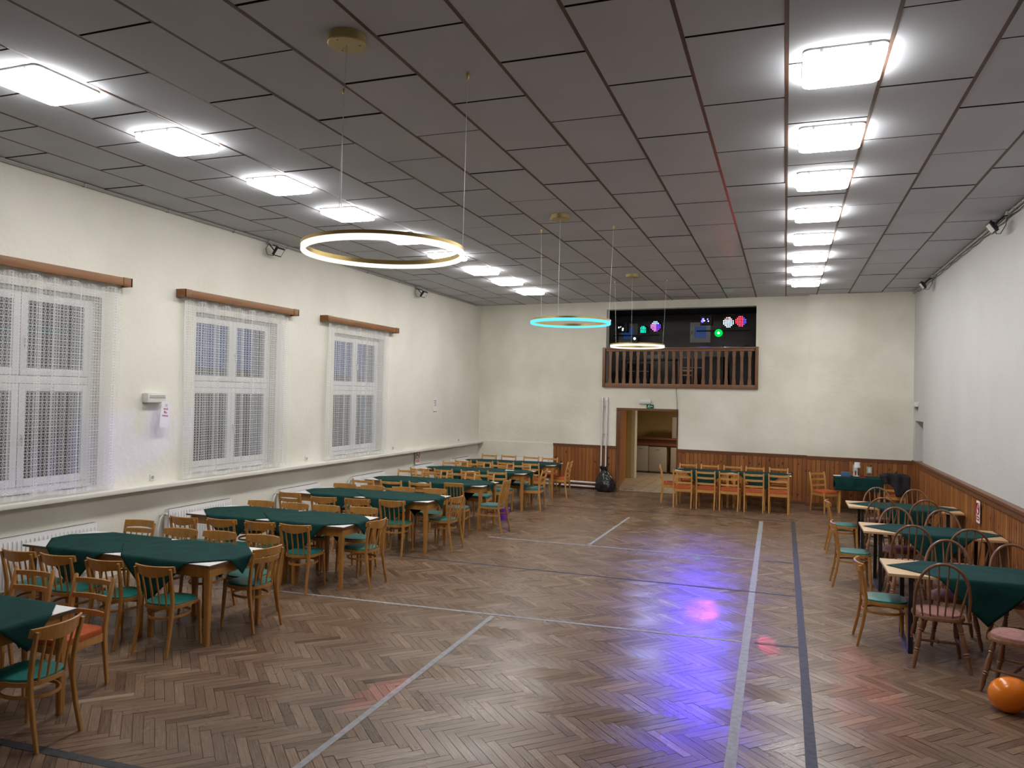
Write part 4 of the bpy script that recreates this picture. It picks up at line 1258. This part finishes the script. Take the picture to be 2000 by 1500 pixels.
scan_light(3.70, 4.20, 'black moving effect light with white points over the gallery window', [(-.08, -.0, .014, (.9, .95, 1, 14)), (.03, -.03, .016, (.9, .95, 1, 22)), (.025, -.07, .014, (.9, .95, 1, 22)), (-.03, .015, .008, (.9, .95, 1, 10))])
sl = scan_light(5.89, 4.35, 'black effect light glowing blue above the gallery window', [(-.07, .02, .03, (.06, .05, 1, 10)), (-.09, -.03, .035, (.05, .04, 1, 8)), (-.04, -.02, .014, (.5, .5, 1, 20)), (.06, -.03, .014, (.35, .3, 1, 14)), (.04, .02, .012, (.2, .2, 1, 12))])
lamp_spot('beam', sl, (-.05, -.12, 0), (-0.80, 7.6, 0), BLUE, 850, R(46), 1.0, .05)
par_can(4.27, 4.13, 'green-lit round lamp on the left gallery stand', lambda i, j: (0, .9, .55, 5.0) if abs(i) < 3 and j < 3 else None, [((0, 1, .4), (-1.2, 11.5, 0), 60, R(4))], glow=(0, .30, .18))
par_can(4.60, 4.22, 'blue and pink round lamp at the end of the left gallery stand',
        lambda i, j: (.25, .65, 1, 14.0) if j < -1 else ((.10, .03, 1, 9.0) if i > 0 else (.9, .15, .9, 9.0)), [((.40, .45, 1), (-1.2, 7.6, 0), 170, R(46)), ((.25, .15, 1), (XL + .1, 7.5, 1.66), 2600, R(4.5))], True, (.12, .06, .75))
t = scan_light(4.05, 3.90, 'small green pinspot under the left gallery crossbar', [(0, 0, .03, (.5, 1, .8, 14))], .13, .13)
par_can(6.44, 4.29, 'white-lit round lamp on the right gallery stand', lambda i, j: (1, .25, .2, 9.0) if (j < -1 and i < 1) else (.55, .8, 1, 12.0), [((.6, .75, 1), (-.75, 9.0, 0), 30, R(40)), ((.5, .5, 1), (-1.3, 13.6, 0), 60, R(11)), ((.05, 1, .3), (-1.21, 11.56, 0), 500, R(.8))], True, (.16, .28, .50))
par_can(6.74, 4.31, 'red and blue round lamp at the far end of the right gallery stand', lambda i, j: (.08, .04, 1, 10.0) if i > 1 else (1, .04, .07, 10.0),
        [((1, .06, .1), (0.74, 7.35, 0), 3200, R(2.6)), ((1, .06, .1), (0.66, 6.4, 0), 2400, R(2.6)), ((1, .1, .45), (-.86, 8.75, 0), 900, R(2.0)), ((1, .08, .1), (-0.86, 11.0, CEIL), 700, R(2.6)), ((1, .12, .12), (-2.1, 6.4, 0), 220, R(8))], True, (.45, .02, .16))
t = thing('laser_projector', 'green laser projector hanging below the right gallery crossbar', 'stage light', rw(6.20, LD, 4.02), BWA, 'lamps on the gallery light stands')
b = MB(); b.box((-.10, 0, -.06), (.10, .2, .06), bev=.008); b.build('housing', 'blackp', t)
e = MB(); e.lathe([(.10, 0), (.05, .010), (.001, .012)], 24, M=Matrix.Rotation(PI / 2, 4, 'X'), cap=False); e.build('diffuser', emis('laser_flare', (.0, 1, .12), .75), t)  # glowing disc added as lens flare round the aperture, no real diffuser
e = MB(); e.lathe([(.030, .012), (.02, .018), (.001, .019)], 16, M=Matrix.Rotation(PI / 2, 4, 'X'), cap=False); e.build('aperture', emis('laser_green', (.25, 1, .45), 12), t)
b = MB(); b.rod((0, .06, .06), (0, .05, .06 + .02), .012); b.build('clamp', 'blackp', t)
for (tg, pw, sz) in (((-1.21, 17.4, CEIL), 40, R(6)), ((-1.9, 16.3, CEIL), 30, R(5))):
    lamp_spot('beam', t, (0, -.04, 0), tg, (.05, 1, .3), pw, sz, .9, .01)
for (tg, pw, sz) in (((-2.99, 5.36, 0), 14000, R(.3)), ((-.12, 7.77, 0), 1600, R(.5))):
    lamp_spot('beam', t, (.06, -.04, 0), tg, (1, .05, .2), pw, sz, .5, .01)

# ---- furniture in the gallery behind the balustrade
t = thing('speaker_box', 'tall black loudspeaker behind the right end of the balustrade', 'loudspeaker', rw(6.85, .55, 2.62), BWA, 'gallery loudspeakers')
b = MB(); b.box((-.30, 0, 0), (.30, .4, .93), bev=.01); b.build('cabinet', 'blackp', t)
b = MB(); b.box((-.27, -.012, .05), (.27, 0, .88)); b.build('grille', 'black', t)
t = thing('speaker_box', 'black loudspeaker behind the balustrade beside the gallery chair', 'loudspeaker', rw(6.15, .55, 2.62), BWA, 'gallery loudspeakers')
b = MB(); b.box((-.24, 0, 0), (.24, .4, .78), bev=.01); b.build('cabinet', 'blackp', t)
b = MB(); b.box((-.21, -.012, .05), (.21, 0, .73)); b.build('grille', 'black', t)
t = thing('carved_cabinet', 'dark cabinet with arched carved top behind the balustrade', 'cabinet', rw(6.82, 1.5, 2.62), BWA)
b = MB(); b.box((-.55, 0, 0), (.55, .35, .92), bev=.01); b.build('body', 'blackp', t)
b = MB()
crest = [(-.55, .92), (-.50, .96), (-.30, .99), (-.18, 1.08), (0, 1.14), (.18, 1.08), (.30, .99), (.50, .96), (.55, .92)]
n_ = len(crest); b.add([(x, 0, z + .0) for x, z in crest] + [(x, .04, z + .0) for x, z in crest], [tuple(range(n_)), tuple(range(2 * n_ - 1, n_ - 1, -1))] + [(i, i + n_, (i + 1) % n_ + n_, (i + 1) % n_) for i in range(n_)])
b.build('crest', 'black', t, smooth=0)
t = thing('folding_table', 'dark table with gear behind the left half of the balustrade', 'table', rw(4.55, .52, 2.62), BWA)
b = MB(); b.box((-.72, -.2, .68), (.72, .2, .72)); b.build('table_top', 'blackp', t)
for sx in (-1, 1):
    for sy in (-1, 1):
        l = MB(); l.rod((sx * .66, sy * .16, 0), (sx * .66, sy * .16, .68), .02); l.build('leg', 'black', t)
t = tag(MB().box((-.22, -.12, 0), (.22, .12, .10), bev=.01).build('mixing_console', 'grey_plastic', loc=rw(4.72, .52, 3.34), rotz=BWA), 'grey mixing console on the gallery table', 'mixer')
t = thing('gallery_chair', 'pale chair with slatted back behind the balustrade', 'chair', rw(5.50, .42, 2.62), BWA)
b = MB()
for s in (-1, 1): b.box((s * .17 - .015, 0, 0), (s * .17 + .015, .03, .85), bev=.003)
b.build('back_frame', 'windsor', t)
for z in (.30, .41, .74): b = MB(); b.box((-.155, .005, z), (.155, .022, z + .025)); b.build('back_slat', 'beech2', t)
b = MB(); b.box((-.19, .03, .42), (.19, .42, .46), bev=.006); b.build('seat', 'windsor', t)
for s in (-1, 1): l = MB(); l.box((s * .16 - .015, .38, 0), (s * .16 + .015, .41, .42)); l.build('leg', 'windsor', t)

t = thing('flight_case', 'black equipment case behind the balustrade, doorway side', 'case', rw(3.95, 1.75, 2.62), BWA, 'gallery cases')
b = MB(); b.box((-.30, 0, 0), (.30, .5, .66), bev=.01); b.build('body', 'blackp', t)
b = MB(); b.box((-.29, -.006, .44), (.29, 0, .46)); b.build('edge_strip', 'grey_plastic', t)
t = thing('flight_case', 'black equipment case behind the gallery chair', 'case', rw(5.45, 1.9, 2.62), BWA, 'gallery cases')
b = MB(); b.box((-.42, 0, 0), (.42, .5, .80), bev=.01); b.build('body', 'blackp', t)
b = MB(); b.box((-.41, -.006, .55), (.41, 0, .57)); b.build('edge_strip', 'grey_plastic', t)

# ---- kitchen seen through the doorway
def fridge(x, w, h, label, y=23.82):
    t = thing('refrigerator', label, 'refrigerator', (x, y, .007), 0, 'fridges under the counter')
    b = MB(); b.box((-w / 2, .05, .03), (w / 2, .55, h), bev=.006); b.build('body', 'fridge', t)
    b = MB(); b.box((-w / 2, 0, .06), (w / 2, .045, h), bev=.01); dr = b.build('door', 'fridge', t)
    b = MB(); b.box((-.05, -.004, h - .10), (.05, 0, h - .085)); b.build('badge', 'slot', dr)
    b = MB(); b.box((-w / 2 + .02, .06, 0), (w / 2 - .02, .5, .03)); b.build('plinth', 'slot', t)
fridge(-4.25, .48, .84, 'beige fridge under the kitchen counter, leftmost')
fridge(-3.72, .55, .82, 'wide beige fridge with dark badge under the kitchen counter')
fridge(-3.07, .50, .82, 'beige fridge under the counter, half hidden by the door edge')
t = thing('bar_counter', 'brown kitchen counter shelf above the fridges', 'counter', (-3.3, 23.8, 0), 0)
b = MB(); b.box((-1.2, -.10, 1.06), (1.6, .6, 1.10), bev=.004); b.build('worktop', 'rail', t)
b = MB(); b.box((-1.2, .0, .87), (1.6, .04, 1.06)); b.build('fascia', 'rail', t)
b = MB(); b.box((-1.25, -.02, 0), (-1.21, .6, 1.06)); b.box((1.56, -.02, 0), (1.6, .6, 1.06)); b.build('side_panel', 'offwhite', t)
t = thing('kitchen_cupboard', 'pale tall cupboard standing on the kitchen counter', 'cupboard', (-3.02, 23.95, 1.10), 0)
b = MB(); b.box((-.29, 0, 0), (.29, .36, .66), bev=.004); b.build('carcass', 'fridge', t)
b = MB(); b.box((-.282, -.02, .01), (.282, 0, .65), bev=.003); b.build('door', 'fridge', t)
kl = bpy.data.lights.new('warm_fill', 'AREA'); kl.energy = 55; kl.size = .5; kl.color = (1, .86, .66)  # added unseen lamp that brightens the kitchen
t = thing('kitchen_fill_lamp', 'added unseen warm fill lamp in the kitchen beyond the doorway', 'ceiling light', (-2.0, 22.6, 2.48), 0)
b = MB(); b.lathe([(.16, 0), (.15, -.05)], 20); b.build('base', 'offwhite', t)
ko = bpy.data.objects.new('fill_light', kl); C.objects.link(ko); ko.parent = t; ko.location = (0, 0, -.06)
t = thing('corridor_fill_lamp', 'added unseen warm fill lamp in the corridor just beyond the doorway', 'ceiling light', (-2.7, 20.7, 2.48), 0)  # second added lamp, out of view, to light the pillar and corridor
b = MB(); b.lathe([(.16, 0), (.15, -.05)], 20); b.build('base', 'offwhite', t)
kl2 = kl.copy(); kl2.energy = 17
ko = bpy.data.objects.new('fill_light', kl2); C.objects.link(ko); ko.parent = t; ko.location = (0, 0, -.06)
t = tag(MB().sweep([(-.2, 0, .006), (0, .02, .006), (.06, -.02, .006), (.09, -.1, .006)], .006, 6).build('floor_cord', 'blackp', loc=rw(4.2, .3, .007), rotz=BWA), 'short dark cord lying on the corridor tiles', 'cord')

# ---- desk things
DZ = .757
t = thing('table_lamp', 'small white table lamp on the desk', 'lamp', (1.47, 17.95, DZ))
b = MB(); b.lathe([(.05, 0), (.05, .012), (.012, .016), (.010, .20)], 20); b.build('base', 'white', t)
b = MB(); b.lathe([(.068, .19), (.055, .30)], 24, cap=False); b.lathe([(.054, .30), (.001, .30)], 24, cap=False); b.build('lamp_shade', 'white', t)
b = MB(); b.lathe([(.02, 0), (.022, .02), (.012, .10), (.012, .14)], 12, (-.06, .03, 0)); bt = tag(b.build('glass_bottle', 'plastic', loc=(1.47, 17.92, DZ)), 'small pale bottle beside the table lamp', 'bottle')
tag(MB().box((-.09, -.05, 0), (.09, .05, .10), bev=.004).build('card_box', 'bluebox', loc=(1.23, 17.75, DZ)), 'blue box standing on the desk cloth', 'box')
tag(MB().box((-.10, -.07, 0), (.10, .07, .012)).build('paper_stack', 'paper', loc=(1.08 + .02, 17.85, DZ), rotz=R(8)), 'stack of white papers on the desk edge', 'papers')
tag(MB().rod((-.05, .02, .008), (.05, -.03, .008), .008).build('marker_pen', 'redink', loc=(1.56, 17.72, DZ)), 'red pen lying on the desk beside the lamp', 'pen')
for (u, z, lab) in ((9.38, .90, 'pale wall socket on the panelling left of the table lamp'), (9.66, .87, 'pale wall socket on the panelling right of the table lamp')):
    t = thing('wall_socket', lab, 'socket', rw(u, -.178, z), BWA, 'sockets behind the desk')
    b = MB(); b.box((-.055, -.012, -.075), (.055, 0, .075), bev=.004); b.build('plate', 'grey_plastic', t)
    b = MB(); b.box((-.03, -.016, -.05), (.03, -.012, .05)); b.build('socket_face', 'plastic', t)
# black jacket over the chair back
b = MB(); nu, nv = 18, 14; vs = []; fs = []
for i in range(nu + 1):
    s = -1 + 2 * i / nu
    for j in range(nv + 1):
        q = j / nv                              # 0 front hem -> .5 over the top -> 1 back hem
        x = s * (.235 + .05 * math.sin(q * PI)) + .015 * math.sin(q * 9)
        hang_f, hang_b = .16 + .06 * math.sin(s * 4), .40 + .06 * math.sin(s * 3 + 1) - (.16 if s < -.1 else 0)
        if q < .4: z, y = .89 - hang_f * (1 - q / .4), .045
        elif q > .6: z, y = .89 - hang_b * (q - .6) / .4, -.055 - .02 * math.sin(s * 7)
        else: z, y = .89 + .012 * math.sin((q - .4) / .2 * PI), .045 - .1 * (q - .4) / .2
        z -= .05 * s * s * s * s
        vs.append((x, y + .012 * math.sin(s * 9 + q * 6), z))
for i in range(nu):
    for j in range(nv):
        k = i * (nv + 1) + j; fs.append((k, k + nv + 1, k + nv + 2, k + 1))
b.add(vs, fs)
jk = b.build('jacket', 'jacket', loc=(2.14, 17.40, 0), rotz=R(-5), smooth=80)
md = jk.modifiers.new('thickness', 'SOLIDIFY'); md.thickness = .018; md.offset = 0
md = jk.modifiers.new('soft', 'SUBSURF'); md.levels = 1; md.render_levels = 1
tag(jk, 'black jacket hanging over the chair back in the rear corner', 'jacket')

# ---- ball, bucket, white cards on tables
t = thing('balloon', 'orange balloon on the floor at the right edge', 'balloon', (1.66, 6.86, 0))
b = MB(); pr_ = []
for i in range(25):
    a = PI * i / 24; pr_.append((max(.0005, max(.0005, 0) + .130 * math.sin(a) * (1 + .06 * math.cos(a))), -.150 * math.cos(a)))
b.lathe(pr_, 32, (0, 0, .1325), M=Matrix.Rotation(R(68), 4, 'Y') @ Matrix.Rotation(R(0), 4, 'Z')); b.build('skin', 'ball', t, smooth=80)
b = MB(); b.lathe([(.006, 0), (.010, .012), (.016, .022)], 12, (.138, 0, .078), M=Matrix.Rotation(R(112), 4, 'Y')); b.build('knot', 'ball', t)
t = thing('bucket', 'purple plastic bucket on the floor behind the fifth table', 'bucket', (-4.98, 13.5, 0))
b = MB(); b.lathe([(.09, 0), (.118, .215), (.125, .215), (.125, .226), (.112, .226), (.085, .01)], 24); b.build('pail', 'bucket', t)
b = MB(); b.sweep([(.121 * math.cos(R(a)), .0 + .09 * math.sin(R(a)), .215 - .02 * math.sin(R(a))) for a in range(0, 181, 15)], .004, 6); b.build('handle', 'bucket', t)
tag(MB().box((-.09, -.06, 0), (.09, .06, .004)).build('paper_card', 'paper', loc=(-5.45, 15.10, .764), rotz=R(12)), 'white card lying on the sixth window-side cloth', 'card')
